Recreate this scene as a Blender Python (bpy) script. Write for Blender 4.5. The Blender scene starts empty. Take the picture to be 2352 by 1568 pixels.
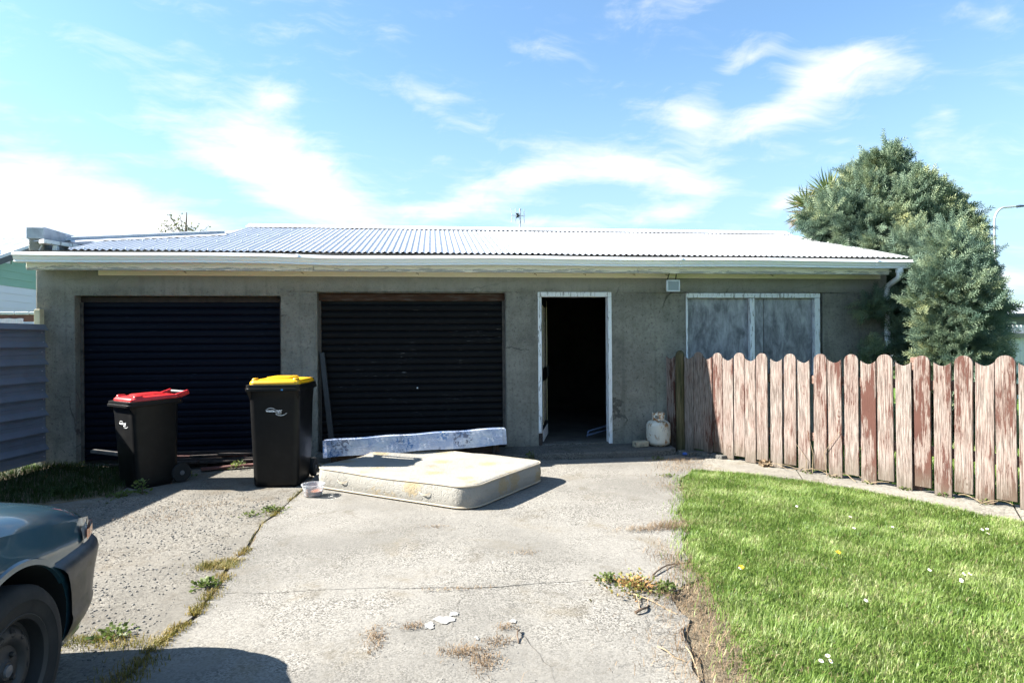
import bpy, bmesh, math, random
import numpy as np
from mathutils import Vector, Matrix
R = math.radians
random.seed(7); rng = np.random.default_rng(11)
scn = bpy.context.scene
COL = scn.collection

# ------------------------------------------------------------------ camera
YAW = R(7.16); ROLL = R(.45); CAM = Vector((0, -8.174, 1.45))
fw = Vector((math.sin(YAW), math.cos(YAW), 0)); rt = Vector((math.cos(YAW), -math.sin(YAW), 0)); up = Vector((0, 0, 1))
r2 = rt*math.cos(ROLL) - up*math.sin(ROLL); u2 = up*math.cos(ROLL) + rt*math.sin(ROLL)
cam = bpy.data.cameras.new('camera'); camo = bpy.data.objects.new('camera', cam); COL.objects.link(camo)
mw = Matrix((r2, u2, -fw)).transposed().to_4x4(); mw.translation = CAM; camo.matrix_world = mw
cam.sensor_width = 36; cam.lens = 1450/2352*36; cam.clip_start = .05; cam.clip_end = 3000
scn.camera = camo

# ------------------------------------------------------------------ sun, sky, exposure
SUN_EL = R(37); SX, SY = .992, -.1246
sl = bpy.data.lights.new('sun', 'SUN'); sl.energy = 5.0; sl.angle = R(.5); sl.color = (1, .955, .88)
slo = bpy.data.objects.new('sun', sl); COL.objects.link(slo)
slo.rotation_euler = Vector((math.cos(SUN_EL)*SX, math.cos(SUN_EL)*SY, -math.sin(SUN_EL))).to_track_quat('-Z', 'Y').to_euler()
slo.location = (-20, 5, 20)
scn.view_settings.view_transform = 'Standard'; scn.view_settings.look = 'None'
scn.view_settings.gamma = 1; scn.view_settings.use_curve_mapping = False
scn.view_settings.exposure = 2.2
scn.cycles.use_denoising = True
scn.cycles.max_bounces = 5; scn.cycles.diffuse_bounces = 2; scn.cycles.glossy_bounces = 2; scn.cycles.transmission_bounces = 4; scn.cycles.transparent_max_bounces = 4
scn.cycles.use_adaptive_sampling = True; scn.cycles.adaptive_threshold = .04
scn.cycles.sample_clamp_indirect = 8


class NT:
    def __init__(s, tree):
        s.t = tree; s.n = tree.nodes; s.l = tree.links
    def node(s, typ, **kw):
        n = s.n.new(typ)
        for k, v in kw.items(): setattr(n, k, v)
        return n
    def put(s, sock, v):
        if v is None: return
        if isinstance(v, bpy.types.NodeSocket): s.l.new(v, sock)
        elif isinstance(v, (tuple, list)) and len(v) == 3 and sock.type == 'RGBA': sock.default_value = (*v, 1)
        else: sock.default_value = v
    def math(s, op, a, b=None, c=None, clamp=False):
        n = s.node('ShaderNodeMath', operation=op, use_clamp=clamp)
        s.put(n.inputs[0], a); s.put(n.inputs[1], b); s.put(n.inputs[2], c)
        return n.outputs[0]
    def vmath(s, op, a, b=None):
        n = s.node('ShaderNodeVectorMath', operation=op); s.put(n.inputs[0], a); s.put(n.inputs[1], b)
        return n.outputs[0]
    def mix(s, f, a, b, blend='MIX'):
        n = s.node('ShaderNodeMix', data_type='RGBA', blend_type=blend)
        s.put(n.inputs[0], f); s.put(n.inputs[6], a); s.put(n.inputs[7], b)
        return n.outputs[2]
    def fmix(s, f, a, b):
        n = s.node('ShaderNodeMix', data_type='FLOAT'); s.put(n.inputs[0], f); s.put(n.inputs[2], a); s.put(n.inputs[3], b)
        return n.outputs[0]
    def pos(s):
        return s.node('ShaderNodeNewGeometry').outputs['Position']
    def obj(s):
        return s.node('ShaderNodeTexCoord').outputs['Object']
    def rand(s):
        return s.node('ShaderNodeObjectInfo').outputs['Random']
    def attr(s, name):
        return s.node('ShaderNodeAttribute', attribute_name=name).outputs['Fac']
    def scale(s, v, sc, loc=(0, 0, 0), rot=(0, 0, 0)):
        n = s.node('ShaderNodeMapping'); s.put(n.inputs[0], v)
        n.inputs['Scale'].default_value = sc; n.inputs['Location'].default_value = loc; n.inputs['Rotation'].default_value = rot
        return n.outputs[0]
    def noise(s, v, sc, det=4, ro=.55, dist=0, col=False):
        n = s.node('ShaderNodeTexNoise'); s.put(n.inputs['Vector'], v)
        n.inputs['Scale'].default_value = sc; n.inputs['Detail'].default_value = det
        n.inputs['Roughness'].default_value = ro; n.inputs['Distortion'].default_value = dist
        return n.outputs[1 if col else 0]
    def voro(s, v, sc, feature='F1', out='Distance', rnd=1):
        n = s.node('ShaderNodeTexVoronoi', feature=feature); s.put(n.inputs['Vector'], v)
        n.inputs['Scale'].default_value = sc; n.inputs['Randomness'].default_value = rnd
        return n.outputs[out]
    def ramp(s, f, stops, interp='LINEAR'):
        n = s.node('ShaderNodeValToRGB'); s.put(n.inputs[0], f); e = n.color_ramp.elements
        n.color_ramp.interpolation = interp
        while len(e) < len(stops): e.new(1)
        for k, (p, c) in enumerate(stops):
            e[k].position = p; e[k].color = (*c, 1) if isinstance(c, (tuple, list)) else (c, c, c, 1)
        return n.outputs[0]
    def step(s, f, a, b, lo=0., hi=1.):
        n = s.node('ShaderNodeMapRange', interpolation_type='SMOOTHSTEP'); s.put(n.inputs[0], f)
        n.inputs[1].default_value = a; n.inputs[2].default_value = b; n.inputs[3].default_value = lo; n.inputs[4].default_value = hi
        return n.outputs[0]
    def sep(s, v):
        n = s.node('ShaderNodeSeparateXYZ'); s.put(n.inputs[0], v); return n.outputs
    def comb(s, x, y, z):
        n = s.node('ShaderNodeCombineXYZ'); s.put(n.inputs[0], x); s.put(n.inputs[1], y); s.put(n.inputs[2], z); return n.outputs[0]
    def bump(s, h, st=.5, d=.01):
        n = s.node('ShaderNodeBump'); s.put(n.inputs['Height'], h); n.inputs['Strength'].default_value = st; n.inputs['Distance'].default_value = d
        return n.outputs[0]


# world: physical sky with wind-drawn clouds, fixed in direction
world = bpy.data.worlds.new('World'); scn.world = world; world.use_nodes = True
world.cycles.sampling_method = 'MANUAL'; world.cycles.sample_map_resolution = 512
w = NT(world.node_tree); w.n.clear()
sky = w.node('ShaderNodeTexSky', sky_type='NISHITA', sun_disc=False, sun_elevation=SUN_EL, sun_rotation=R(-82.8), altitude=10, air_density=1., dust_density=.6, ozone_density=1.6)
d_ = w.node('ShaderNodeTexCoord').outputs['Generated']
dx, dy, dz = w.sep(d_)[:]
az = w.math('MULTIPLY', w.math('ARCTAN2', dx, dy), 57.2958); el = w.math('MULTIPLY', w.math('ARCSINE', dz), 57.2958)
ae = w.comb(az, el, 0)
den = w.math('ADD', w.math('MAXIMUM', dz, 0), .09)
pl = w.comb(w.math('DIVIDE', dx, den), w.math('DIVIDE', dy, den), 0)
warp = w.noise(ae, .16, 1, .5)
aew = w.comb(w.math('ADD', az, w.math('MULTIPLY', warp, 7)), w.math('SUBTRACT', el, w.math('MULTIPLY', warp, 4)), 0)
n_str = w.noise(w.scale(pl, (.75, 2.1, 1), rot=(0, 0, R(-28))), 2.0, 4, .62)
n_aew = w.noise(w.scale(aew, (.085, .26, 1), rot=(0, 0, R(16))), 1.15, 6, .64)
# (az, el, half width, half height, tilt, weight) of the banks in view
CLOUDS = [(-14.2, 16.2, 10, 4.2, -28, 1.3), (-13.2, 20.0, 3.6, 2.0, 25, 1.0), (-17.5, 14.6, 11, 2.8, -26, .8), (-9, 12.2, 9, 4, -16, 1.0), (-29, 11.2, 11, 4.4, -8, 1.2), (-22, 8.8, 12, 4, -6, .95), (-33, 9, 12, 5, 0, .8),
          (2, 12.0, 9, 2.6, 10, .95), (10, 14.8, 10, 3.0, 12, 1.1), (18, 15.2, 9, 2.8, -4, 1.1), (23, 13.2, 6, 2.0, -10, .7), (12, 10.6, 14, 1.8, 3, .55), (22, 11.2, 5, 1.2, 3, .8),
          (23.6, 18.4, 5, 2.6, -10, 1.0), (33, 19.8, 7, 3.4, 10, 1.2), (28, 22.6, 9, 1.8, 22, .6), (27.5, 17, 7, 2.2, 25, .7), (36, 21.5, 7, 2.2, -5, .6),
          (30.5, 11.2, 5.5, 2.0, 16, 1.25), (41.7, 16.3, 3, 1.5, 10, .6), (-24, 20, 10, 3, -18, .35), (0, 20, 12, 2.6, -14, .3), (44, 4, 22, 4, 0, .7), (-8, 6, 40, 3.5, 0, .4)]
acc = None
for (a0, e0, sx_, sy_, rot_, wt) in CLOUDS:
    mp = w.node('ShaderNodeMapping', vector_type='TEXTURE'); w.put(mp.inputs[0], ae)
    mp.inputs['Location'].default_value = (a0, e0, 0); mp.inputs['Rotation'].default_value = (0, 0, R(rot_)); mp.inputs['Scale'].default_value = (sx_*1.15, sy_*1.2, 1)
    gr = w.node('ShaderNodeTexGradient', gradient_type='QUADRATIC_SPHERE'); w.put(gr.inputs[0], mp.outputs[0])
    g = w.math('MULTIPLY', gr.outputs['Fac'], wt)
    acc = g if acc is None else w.math('ADD', acc, g)
tex = w.math('ADD', w.math('MULTIPLY', n_str, .35), w.math('MULTIPLY', n_aew, .65))
cover = w.math('MULTIPLY', w.step(w.math('ADD', w.math('MULTIPLY', acc, 1.12), w.math('MULTIPLY', w.math('SUBTRACT', tex, .5), 3.6)), -.12, 1.42), .97)
cover = w.math('MAXIMUM', cover, w.math('ADD', w.math('MULTIPLY', w.step(tex, .5, .68), .22), .05))
hz = w.step(el, 0, 26, 1, 0)
skyc = w.mix(1, sky.outputs[0], (.73, .98, 1.08), 'MULTIPLY')
skyc = w.mix(w.math('MULTIPLY', hz, .8), skyc, (2.3, 3.2, 3.95))
clc = w.mix(cover, skyc, (4.6, 4.65, 4.7))
bg = w.node('ShaderNodeBackground'); w.put(bg.inputs[0], clc); bg.inputs[1].default_value = .06
wo = w.node('ShaderNodeOutputWorld'); w.l.new(bg.outputs[0], wo.inputs[0])

# ------------------------------------------------------------------ mesh helpers
def tag(o, label=None, cat=None, group=None, kind=None):
    if label: o['label'] = label
    if cat: o['category'] = cat
    if group: o['group'] = group
    if kind: o['kind'] = kind
    return o

def empty(name, loc=(0, 0, 0), rz=0):
    o = bpy.data.objects.new(name, None); COL.objects.link(o); o.location = loc; o.rotation_euler = (0, 0, rz); o.empty_display_size = .1
    return o

def link(name, me, mat=None, parent=None):
    o = bpy.data.objects.new(name, me); COL.objects.link(o)
    if mat is not None and not me.materials: me.materials.append(mat)
    if parent is not None: o.parent = parent
    return o

class MB:
    def __init__(s): s.v = []; s.f = []
    def add(s, vs, fs):
        b = len(s.v); s.v += [tuple(p) for p in vs]; s.f += [tuple(b+i for i in f) for f in fs]; return s
    def box(s, x0, x1, y0, y1, z0, z1):
        return s.add([(x0, y0, z0), (x1, y0, z0), (x1, y1, z0), (x0, y1, z0), (x0, y0, z1), (x1, y0, z1), (x1, y1, z1), (x0, y1, z1)],
                     [(3, 2, 1, 0), (4, 5, 6, 7), (0, 1, 5, 4), (1, 2, 6, 5), (2, 3, 7, 6), (3, 0, 4, 7)])
    def bar(s, a, b, wx, wy, upv=(0, 0, 1)):
        a, b = Vector(a), Vector(b); d = (b-a).normalized(); u = Vector(upv)
        if abs(d.dot(u)) > .98: u = Vector((1, 0, 0))
        x = d.cross(u).normalized()*wx/2; y = x.cross(d).normalized()*wy/2
        vs = [p+q for p in (a, b) for q in (-x-y, x-y, x+y, -x+y)]
        return s.add(vs, [(3, 2, 1, 0), (4, 5, 6, 7), (0, 1, 5, 4), (1, 2, 6, 5), (2, 3, 7, 6), (3, 0, 4, 7)])
    def tube(s, pts, r, n=8, cap=True):
        pts = [Vector(p) for p in pts]; rr = r if isinstance(r, (list, tuple)) else [r]*len(pts)
        rings = []; px = None
        for i, p in enumerate(pts):
            d = (pts[min(i+1, len(pts)-1)]-pts[max(i-1, 0)]).normalized()
            if px is None:
                px = d.orthogonal().normalized()
            px = (px - d*px.dot(d)).normalized(); py = d.cross(px)
            rings.append([p+(px*math.cos(2*math.pi*k/n)+py*math.sin(2*math.pi*k/n))*rr[i] for k in range(n)])
        return s.loft(rings, cap)
    def loft(s, rings, cap=True, closed=True):
        n = len(rings[0]); vs = [p for r_ in rings for p in r_]; fs = []
        for i in range(len(rings)-1):
            for k in range(n if closed else n-1):
                k2 = (k+1) % n
                fs.append((i*n+k, i*n+k2, (i+1)*n+k2, (i+1)*n+k))
        if cap: fs += [tuple(reversed(range(n))), tuple(range((len(rings)-1)*n, len(rings)*n))]
        return s.add(vs, fs)
    def lathe(s, prof, n=24, c=(0, 0, 0), axis='Z', cap=True):
        rings = []
        for r_, h in prof:
            ring = []
            for k in range(n):
                a = 2*math.pi*k/n; x, y = r_*math.cos(a), r_*math.sin(a)
                p = (x, y, h) if axis == 'Z' else ((h, x, y) if axis == 'X' else (y, h, x))
                ring.append((p[0]+c[0], p[1]+c[1], p[2]+c[2]))
            rings.append(ring)
        return s.loft(rings, cap)
    def prism(s, poly, z0, z1):
        n = len(poly); vs = [(x, y, z0) for x, y in poly]+[(x, y, z1) for x, y in poly]
        return s.add(vs, [tuple(reversed(range(n))), tuple(range(n, 2*n))]+[(k, (k+1) % n, n+(k+1) % n, n+k) for k in range(n)])
    def xf(s, m, start=0):
        for i in range(start, len(s.v)): s.v[i] = tuple(m @ Vector(s.v[i]))
        return s
    def mesh(s, name, bevel=0, smooth=False, seg=1, angle=40):
        me = bpy.data.meshes.new(name); me.from_pydata(s.v, [], s.f); me.update()
        if bevel:
            bm = bmesh.new(); bm.from_mesh(me)
            es = [e for e in bm.edges if len(e.link_faces) == 2 and e.calc_face_angle(0) > R(angle)]
            bmesh.ops.bevel(bm, geom=es, offset=bevel, segments=seg, affect='EDGES', profile=.6)
            bm.to_mesh(me); bm.free()
        if smooth:
            me.polygons.foreach_set('use_smooth', [True]*len(me.polygons))
            bm = bmesh.new(); bm.from_mesh(me)
            for e in bm.edges:
                if len(e.link_faces) == 2 and e.calc_face_angle(0) > R(45): e.smooth = False
            bm.to_mesh(me); bm.free()
        return me
    def build(s, name, mat, parent=None, bevel=0, smooth=False, seg=1, angle=40):
        return link(name, s.mesh(name, bevel, smooth, seg, angle), mat, parent)

def np_mesh(name, verts, faces4=None, faces3=None, attr=None):
    """fast mesh from numpy arrays (quads and / or triangles)"""
    me = bpy.data.meshes.new(name); nv = len(verts)
    loops = []; starts = []; tot = 0
    if faces4 is not None and len(faces4):
        loops.append(faces4.reshape(-1)); starts.append(np.arange(len(faces4))*4); tot = len(faces4)*4
    if faces3 is not None and len(faces3):
        loops.append(faces3.reshape(-1)); starts.append(tot+np.arange(len(faces3))*3)
    loops = np.concatenate(loops).astype(np.int32); starts = np.concatenate(starts).astype(np.int32)
    me.vertices.add(nv); me.vertices.foreach_set('co', verts.astype(np.float32).reshape(-1))
    me.loops.add(len(loops)); me.loops.foreach_set('vertex_index', loops)
    me.polygons.add(len(starts)); me.polygons.foreach_set('loop_start', starts)
    if attr is not None:
        a = me.attributes.new('rnd', 'FLOAT', 'POINT'); a.data.foreach_set('value', attr.astype(np.float32))
    me.update(calc_edges=True); me.validate()
    return me

def in_poly(P, poly):
    x, y = P[:, 0], P[:, 1]; ins = np.zeros(len(P), bool); n = len(poly); j = n-1
    for i in range(n):
        xi, yi = poly[i]; xj, yj = poly[j]
        c = ((yi > y) != (yj > y)) & (x < (xj-xi)*(y-yi)/(yj-yi+1e-12)+xi)
        ins ^= c; j = i
    return ins

def wob(x, y, s=1., k=0):
    return (np.sin(x*1.7*s+k)+np.sin(y*2.3*s+k*2.1)+np.sin((x+y)*3.1*s+k*.7)+np.sin((x-y*.6)*5.3*s+k*1.3)*.6)/3.6

def blades(P, z, h, wd, lean, az=None):
    """grass blades: P (n,2), arrays z,h,wd,lean -> verts, quads, tris, rnd"""
    n = len(P); a = rng.uniform(0, 2*math.pi, n) if az is None else az
    dx_, dy_ = np.cos(a), np.sin(a); sxn, syn = -dy_, dx_
    b = np.stack([P[:, 0], P[:, 1], z], 1); V = np.zeros((n, 5, 3))
    side = np.stack([sxn, syn, np.zeros(n)], 1)*wd[:, None]/2
    d = np.stack([dx_, dy_, np.zeros(n)], 1)
    m = b+d*(lean*h*.35)[:, None]; m[:, 2] += h*.6*np.sqrt(np.clip(1-(lean*.5)**2, .1, 1))
    t = b+d*(lean*h)[:, None]; t[:, 2] += h*np.sqrt(np.clip(1-lean**2*.8, .03, 1))
    V[:, 0] = b-side; V[:, 1] = b+side; V[:, 2] = m+side*.8; V[:, 3] = m-side*.8; V[:, 4] = t
    o = np.arange(n)[:, None]*5
    return V.reshape(-1, 3), o+np.array([[0, 1, 2, 3]]), o+np.array([[3, 2, 4]]), np.repeat(rng.uniform(0, 1, n), 5)

def frames(D, roll):
    """rotation matrices whose columns are (x, y=D, z)"""
    D = D/np.linalg.norm(D, axis=1, keepdims=True)
    h = np.where(np.abs(D[:, 2:3]) > .95, np.array([[1., 0, 0]]), np.array([[0, 0, 1.]]))
    X = np.cross(D, h); X /= np.linalg.norm(X, axis=1, keepdims=True); Z = np.cross(X, D)
    c, s_ = np.cos(roll)[:, None], np.sin(roll)[:, None]
    return np.stack([X*c+Z*s_, D, -X*s_+Z*c], 2)

def scatter(tv, tf, P, D, S, roll, four=False):
    """copies of a template (tv, tf) at points P along directions D with sizes S, as one vertex array"""
    M_ = frames(D, roll); V = np.einsum('nij,kj->nki', M_, tv)*S[:, None, None]+P[:, None, :]
    F = tf[None]+(np.arange(len(P))*len(tv))[:, None, None]
    return V.reshape(-1, 3), F.reshape(-1, tf.shape[1])

def copy_tree(o, parent=None):
    c = o.copy(); COL.objects.link(c); c.parent = parent
    for ch in list(o.children): copy_tree(ch, c)
    return c

# ------------------------------------------------------------------ materials
MAT = {}
def mat(name, base=(.5, .5, .5), rough=.6, metal=0, spec=.5, coat=0):
    m = bpy.data.materials.new(name); m.use_nodes = True; n = NT(m.node_tree); b = n.n['Principled BSDF']
    n.b = b; n.put(b.inputs['Base Color'], base); b.inputs['Roughness'].default_value = rough; b.inputs['Metallic'].default_value = metal
    b.inputs['Specular IOR Level'].default_value = spec; b.inputs['Coat Weight'].default_value = coat
    MAT[name] = m
    return m, n

def setc(n, col=None, rough=None, norm=None):
    if col is not None: n.put(n.b.inputs['Base Color'], col)
    if rough is not None: n.put(n.b.inputs['Roughness'], rough)
    if norm is not None: n.put(n.b.inputs['Normal'], norm)

def speckled(name, base, var=.15, sc=6, rough=.7, bump=.15, bsc=60, **kw):
    """plain colour with soft wear and fine relief"""
    m, n = mat(name, base, rough, **kw); p = n.pos()
    f = n.noise(p, sc, 6, .6); dark = tuple(c*(1-var*2) for c in base); lite = tuple(min(1, c*(1+var)) for c in base)
    setc(n, n.ramp(f, [(.3, dark), (.5, base), (.72, lite)]))
    if bump: setc(n, norm=n.bump(n.noise(p, bsc, 4, .6), bump, .01))
    return m

# concrete drive: exposed aggregate with stains
def concrete(name, lo, hi, stain, agg=.5, sc=70, blot=.5, bump=.6):
    m, n = mat(name, hi, .92, spec=.2); p = n.pos()
    cell = n.voro(p, sc, out='Color'); cellv = n.math('ADD', n.math('MULTIPLY', n.sep(cell)[0], .6), n.math('MULTIPLY', n.noise(p, sc*1.8, 2), .4))
    big = n.noise(p, .9, 6, .62); mid = n.noise(p, 4.5, 5, .65)
    expose = n.step(n.math('ADD', n.math('MULTIPLY', big, .6), n.math('MULTIPLY', mid, .4)), .43, .6)
    peb = n.ramp(cellv, [(.16, tuple(c*.5 for c in lo)), (.34, lo), (.55, hi), (.78, tuple(min(.9, c*1.28) for c in hi))])
    smooth = n.mix(n.noise(p, 30, 4, .7), tuple(c*.84 for c in hi), tuple(c*1.08 for c in hi))
    c = n.mix(n.fmix(expose, .35, 1.), smooth, peb)
    c = n.mix(n.math('MULTIPLY', n.step(n.noise(p, 1.6, 6, .7, .4), .52, .74), blot), c, stain)
    c = n.mix(n.math('MULTIPLY', n.step(n.noise(n.scale(p, (1, 1, 1), (5, 3, 0)), .75, 6, .62), .42, .64), .6), c, tuple(x*.56 for x in hi))
    c = n.mix(n.math('MULTIPLY', n.step(n.noise(n.scale(p, (1, 1, 1), (9, 1, 0)), 2.6, 5, .7, .5), .56, .72), .5), c, tuple(x*.62 for x in stain))
    d = n.voro(p, sc)
    h = n.math('ADD', n.math('MULTIPLY', n.math('SUBTRACT', 1, d), n.fmix(expose, .15, .8)), n.math('MULTIPLY', n.noise(p, sc*3, 3, .7), .5))
    h = n.math('ADD', h, n.math('MULTIPLY', n.noise(p, 9, 4, .6), 1.4))
    setc(n, c, norm=n.bump(h, bump, .012))
    return m
concrete('drive', (.108, .101, .088), (.212, .20, .177), (.155, .132, .095), sc=110, blot=.75, bump=.36)
concrete('drive_rough', (.082, .075, .063), (.176, .163, .139), (.10, .077, .05), sc=85, blot=.8, bump=.5)
concrete('path', (.15, .138, .113), (.235, .218, .185), (.145, .11, .055), sc=60, blot=.8, bump=.4)
concrete('step', (.065, .064, .059), (.125, .122, .111), (.05, .05, .036), sc=80, blot=.8, bump=.5)
m, n = mat('soil', (.16, .12, .08), .95, spec=.1); p = n.pos()
setc(n, n.ramp(n.noise(p, 14, 6, .7), [(.3, (.09, .072, .05)), (.55, (.16, .13, .09)), (.75, (.22, .18, .13))]), norm=n.bump(n.noise(p, 40, 5, .7), .8, .02))
speckled('crack_dark', (.075, .066, .054), .3, 20, .95)
m, n = mat('turf', (.10, .13, .03), .95, spec=.1); p = n.pos()
setc(n, n.ramp(n.noise(p, 3, 6, .7), [(.3, (.05, .085, .02)), (.55, (.09, .16, .03)), (.75, (.16, .18, .06))]), norm=n.bump(n.noise(p, 60, 4, .7), .8, .02))
m, n = mat('far_ground', (.08, .10, .05), .95, spec=.1); p = n.pos()
setc(n, n.ramp(n.noise(p, .6, 6, .7), [(.3, (.06, .10, .03)), (.6, (.10, .15, .045)), (.8, (.16, .16, .09))]))

# roughcast plaster
m, n = mat('roughcast', (.12, .12, .105), .95, spec=.15); p = n.pos()
f1 = n.noise(p, 1.1, 6, .65); f2 = n.noise(p, 5, 6, .7); f3 = n.noise(p, 120, 2, .6)
c = n.ramp(n.math('ADD', n.math('MULTIPLY', f1, .55), n.math('MULTIPLY', f2, .45)), [(.36, (.128, .121, .102)), (.5, (.212, .203, .171)), (.64, (.292, .28, .238))])
c = n.mix(n.step(n.noise(p, 26, 4, .75, .3), .5, .72), c, (.085, .082, .071))
c = n.mix(n.math('MULTIPLY', n.step(f3, .45, .75), .35), c, (.37, .355, .31))
zz = n.sep(p)[2]
streak = n.noise(n.scale(p, (9, 9, .5)), 1, 5, .6)
ck = n.math('MULTIPLY', n.step(n.voro(n.vmath('ADD', p, n.vmath('MULTIPLY', n.noise(p, 5, 3, .6, 0, True), (.12, .12, .12))), .8, 'DISTANCE_TO_EDGE'), .007, .002), n.step(n.noise(p, .9, 2), .48, .56))
c = n.mix(n.math('MULTIPLY', ck, .7), c, (.05, .048, .042))
c = n.mix(n.math('MULTIPLY', n.step(streak, .50, .70), .5), c, (.105, .103, .09))
c = n.mix(n.math('MULTIPLY', n.step(n.math('ADD', zz, n.math('MULTIPLY', n.noise(p, 3, 4), .12)), 2.12, 2.26), .5), c, (.36, .36, .335))
c = n.mix(n.math('MULTIPLY', n.step(n.voro(p, 7), .035, .02), .7), c, (.45, .44, .40))
h = n.math('ADD', n.noise(p, 110, 3, .7), n.math('MULTIPLY', n.noise(p, 42, 4, .7), 1.2))
setc(n, c, norm=n.bump(h, .9, .012))

# white plastic gutter with mildew
m, n = mat('gutter_white', (.78, .79, .80), .4); p = n.pos(); z = n.sep(p)[2]
mild = n.step(n.noise(n.scale(p, (1.2, 1, 16)), 2.2, 6, .65), .56, .76)
setc(n, n.mix(n.math('MULTIPLY', mild, .4), (.80, .81, .82), (.25, .25, .23)), norm=n.bump(n.noise(n.scale(p, (1, 1, 2)), 3, 3), .08, .02))
# peeling paint on fascia
m, n = mat('fascia_paint', (.6, .58, .52), .8, spec=.2); p = n.pos(); z = n.sep(p)[2]
fl = n.noise(n.scale(p, (2.2, 2, 22)), 2.5, 7, .7, .3); lowz = n.step(z, 2.30, 2.40, .16, -.12)
wear = n.step(n.math('ADD', fl, lowz), .53, .60)
wood = n.mix(n.noise(n.scale(p, (2, 2, 60)), 3, 5, .7), (.26, .255, .245), (.48, .47, .45))
paint = n.mix(n.noise(p, 3, 4), (.70, .66, .57), (.84, .80, .72))
setc(n, n.mix(wear, paint, wood), norm=n.bump(n.math('SUBTRACT', n.math('MULTIPLY', n.noise(n.scale(p, (2, 2, 60)), 3, 4), .5), wear), .5, .004))
m, n = mat('cream_strip', (.55, .50, .40), .75, spec=.2); p = n.pos()
c = n.mix(n.noise(p, 2.5, 5, .6), (.72, .65, .52), (.86, .79, .66))
rust = n.step(n.voro(n.scale(p, (1, 1, 1), (0, 0, 0)), 2.1), .07, .03)
setc(n, n.mix(n.math('MULTIPLY', n.step(n.noise(n.scale(p, (3, 3, 9)), 6, 5, .7), .6, .75), .5), n.mix(rust, c, (.28, .14, .04)), (.30, .29, .25)))
# white joinery paint, worn
m, n = mat('joinery_white', (.7, .7, .7), .6); p = n.pos()
wear = n.step(n.noise(n.scale(p, (14, 14, 2.2)), 3, 7, .7, .4), .54, .60)
setc(n, n.mix(wear, n.mix(n.noise(p, 4, 3), (.60, .62, .64), (.74, .75, .75)), n.mix(n.noise(n.scale(p, (60, 60, 3)), 2, 3), (.17, .17, .17), (.34, .335, .32))), norm=n.bump(wear, -.4, .003))
# zinc roofing
m, n = mat('roof_zinc', (.5, .52, .55), .42, metal=.35); p = n.pos()
setc(n, n.mix(n.noise(n.scale(p, (6, .8, 1)), 2, 5, .6), (.42, .435, .465), (.54, .555, .58)), n.fmix(n.noise(p, 5, 4), .34, .5))
m, n = mat('roof_cap', (.72, .74, .77), .45, metal=.3); p = n.pos()
setc(n, n.mix(n.step(n.noise(n.scale(p, (1.2, 8, 8)), 2, 6, .7), .66, .74), (.74, .76, .78), (.33, .17, .10)))
speckled('flashing_grey', (.34, .37, .42), .14, 8, .6, .08, metal=.2)
speckled('eave_dark', (.075, .065, .055), .3, 12, .9, .3)
# roller doors
def door_mat(name, base, scuff, amt):
    m, n = mat(name, base, .5, spec=.08); p = n.pos()
    s1 = n.step(n.noise(n.scale(p, (2.4, 3, 30)), 4, 6, .75, .2), .60, .70)
    s2 = n.step(n.noise(p, 1.7, 5, .7), .44, .66); s3 = n.step(n.noise(p, 34, 4, .8), .66, .74)
    k = n.math('MULTIPLY', n.math('MAXIMUM', n.math('MULTIPLY', s1, s2), n.math('MULTIPLY', s3, n.math('MULTIPLY', s2, .5))), amt)
    dust = n.mix(n.math('MULTIPLY', n.noise(n.scale(p, (1, 1, .6)), 2.2, 6, .7), .018), base, scuff)
    setc(n, n.mix(k, dust, scuff), n.fmix(n.noise(p, 6, 4), .32, .62))
door_mat('door_navy', (.0022, .0035, .0085), (.07, .08, .11), .8)
door_mat('door_black', (.0028, .003, .004), (.34, .32, .29), 1.0)
m, n = mat('rust_header', (.12, .06, .04), .85, spec=.2); p = n.pos()
setc(n, n.ramp(n.noise(n.scale(p, (1.5, 1, 10)), 3, 6, .7), [(.35, (.03, .02, .016)), (.5, (.06, .028, .016)), (.68, (.085, .076, .068))]))
# weathered ply boards
m, n = mat('ply_board', (.15, .16, .18), .8, spec=.2); p = n.pos(); off = n.vmath('ADD', p, n.comb(n.math('MULTIPLY', n.rand(), 9), 0, 0))
f = n.noise(n.scale(off, (4.5, 4.5, 2.0)), 2.0, 7, .66, .4); g = n.noise(n.scale(off, (50, 50, 3)), 2, 5, .7)
ff = n.math('ADD', n.math('MULTIPLY', f, .8), n.math('MULTIPLY', g, .2))
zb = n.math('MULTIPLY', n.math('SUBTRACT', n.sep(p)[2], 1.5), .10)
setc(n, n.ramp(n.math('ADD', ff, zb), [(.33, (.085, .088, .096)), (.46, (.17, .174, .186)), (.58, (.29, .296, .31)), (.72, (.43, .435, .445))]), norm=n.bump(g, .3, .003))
# picket paint
m, n = mat('picket_paint', (.4, .25, .2), .85, spec=.15); p = n.obj(); rd = n.rand()
off = n.vmath('ADD', p, n.comb(n.math('MULTIPLY', rd, 7), n.math('MULTIPLY', rd, 3), n.math('MULTIPLY', rd, 13)))
px, py, pz = n.sep(p)[:]
kn = n.node('ShaderNodeTexVoronoi', feature='F1'); n.put(kn.inputs['Vector'], n.scale(off, (3.2, .01, 1.7))); kn.inputs['Scale'].default_value = 1.
kd = kn.outputs['Distance']
ring = n.math('SINE', n.math('MULTIPLY', kd, 85)); nearK = n.step(kd, .26, .03)
gr = n.noise(n.scale(off, (42, 10, 3.0)), 1.6, 6, .74, .6); gr2 = n.noise(n.scale(off, (85, 10, 3.2)), 1.5, 4, .72)
grain = n.math('ADD', gr, n.math('MULTIPLY', n.math('MULTIPLY', ring, nearK), .10))
patch = n.noise(n.scale(off, (5, 1, 1.5)), 1.4, 4, .6)
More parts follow.
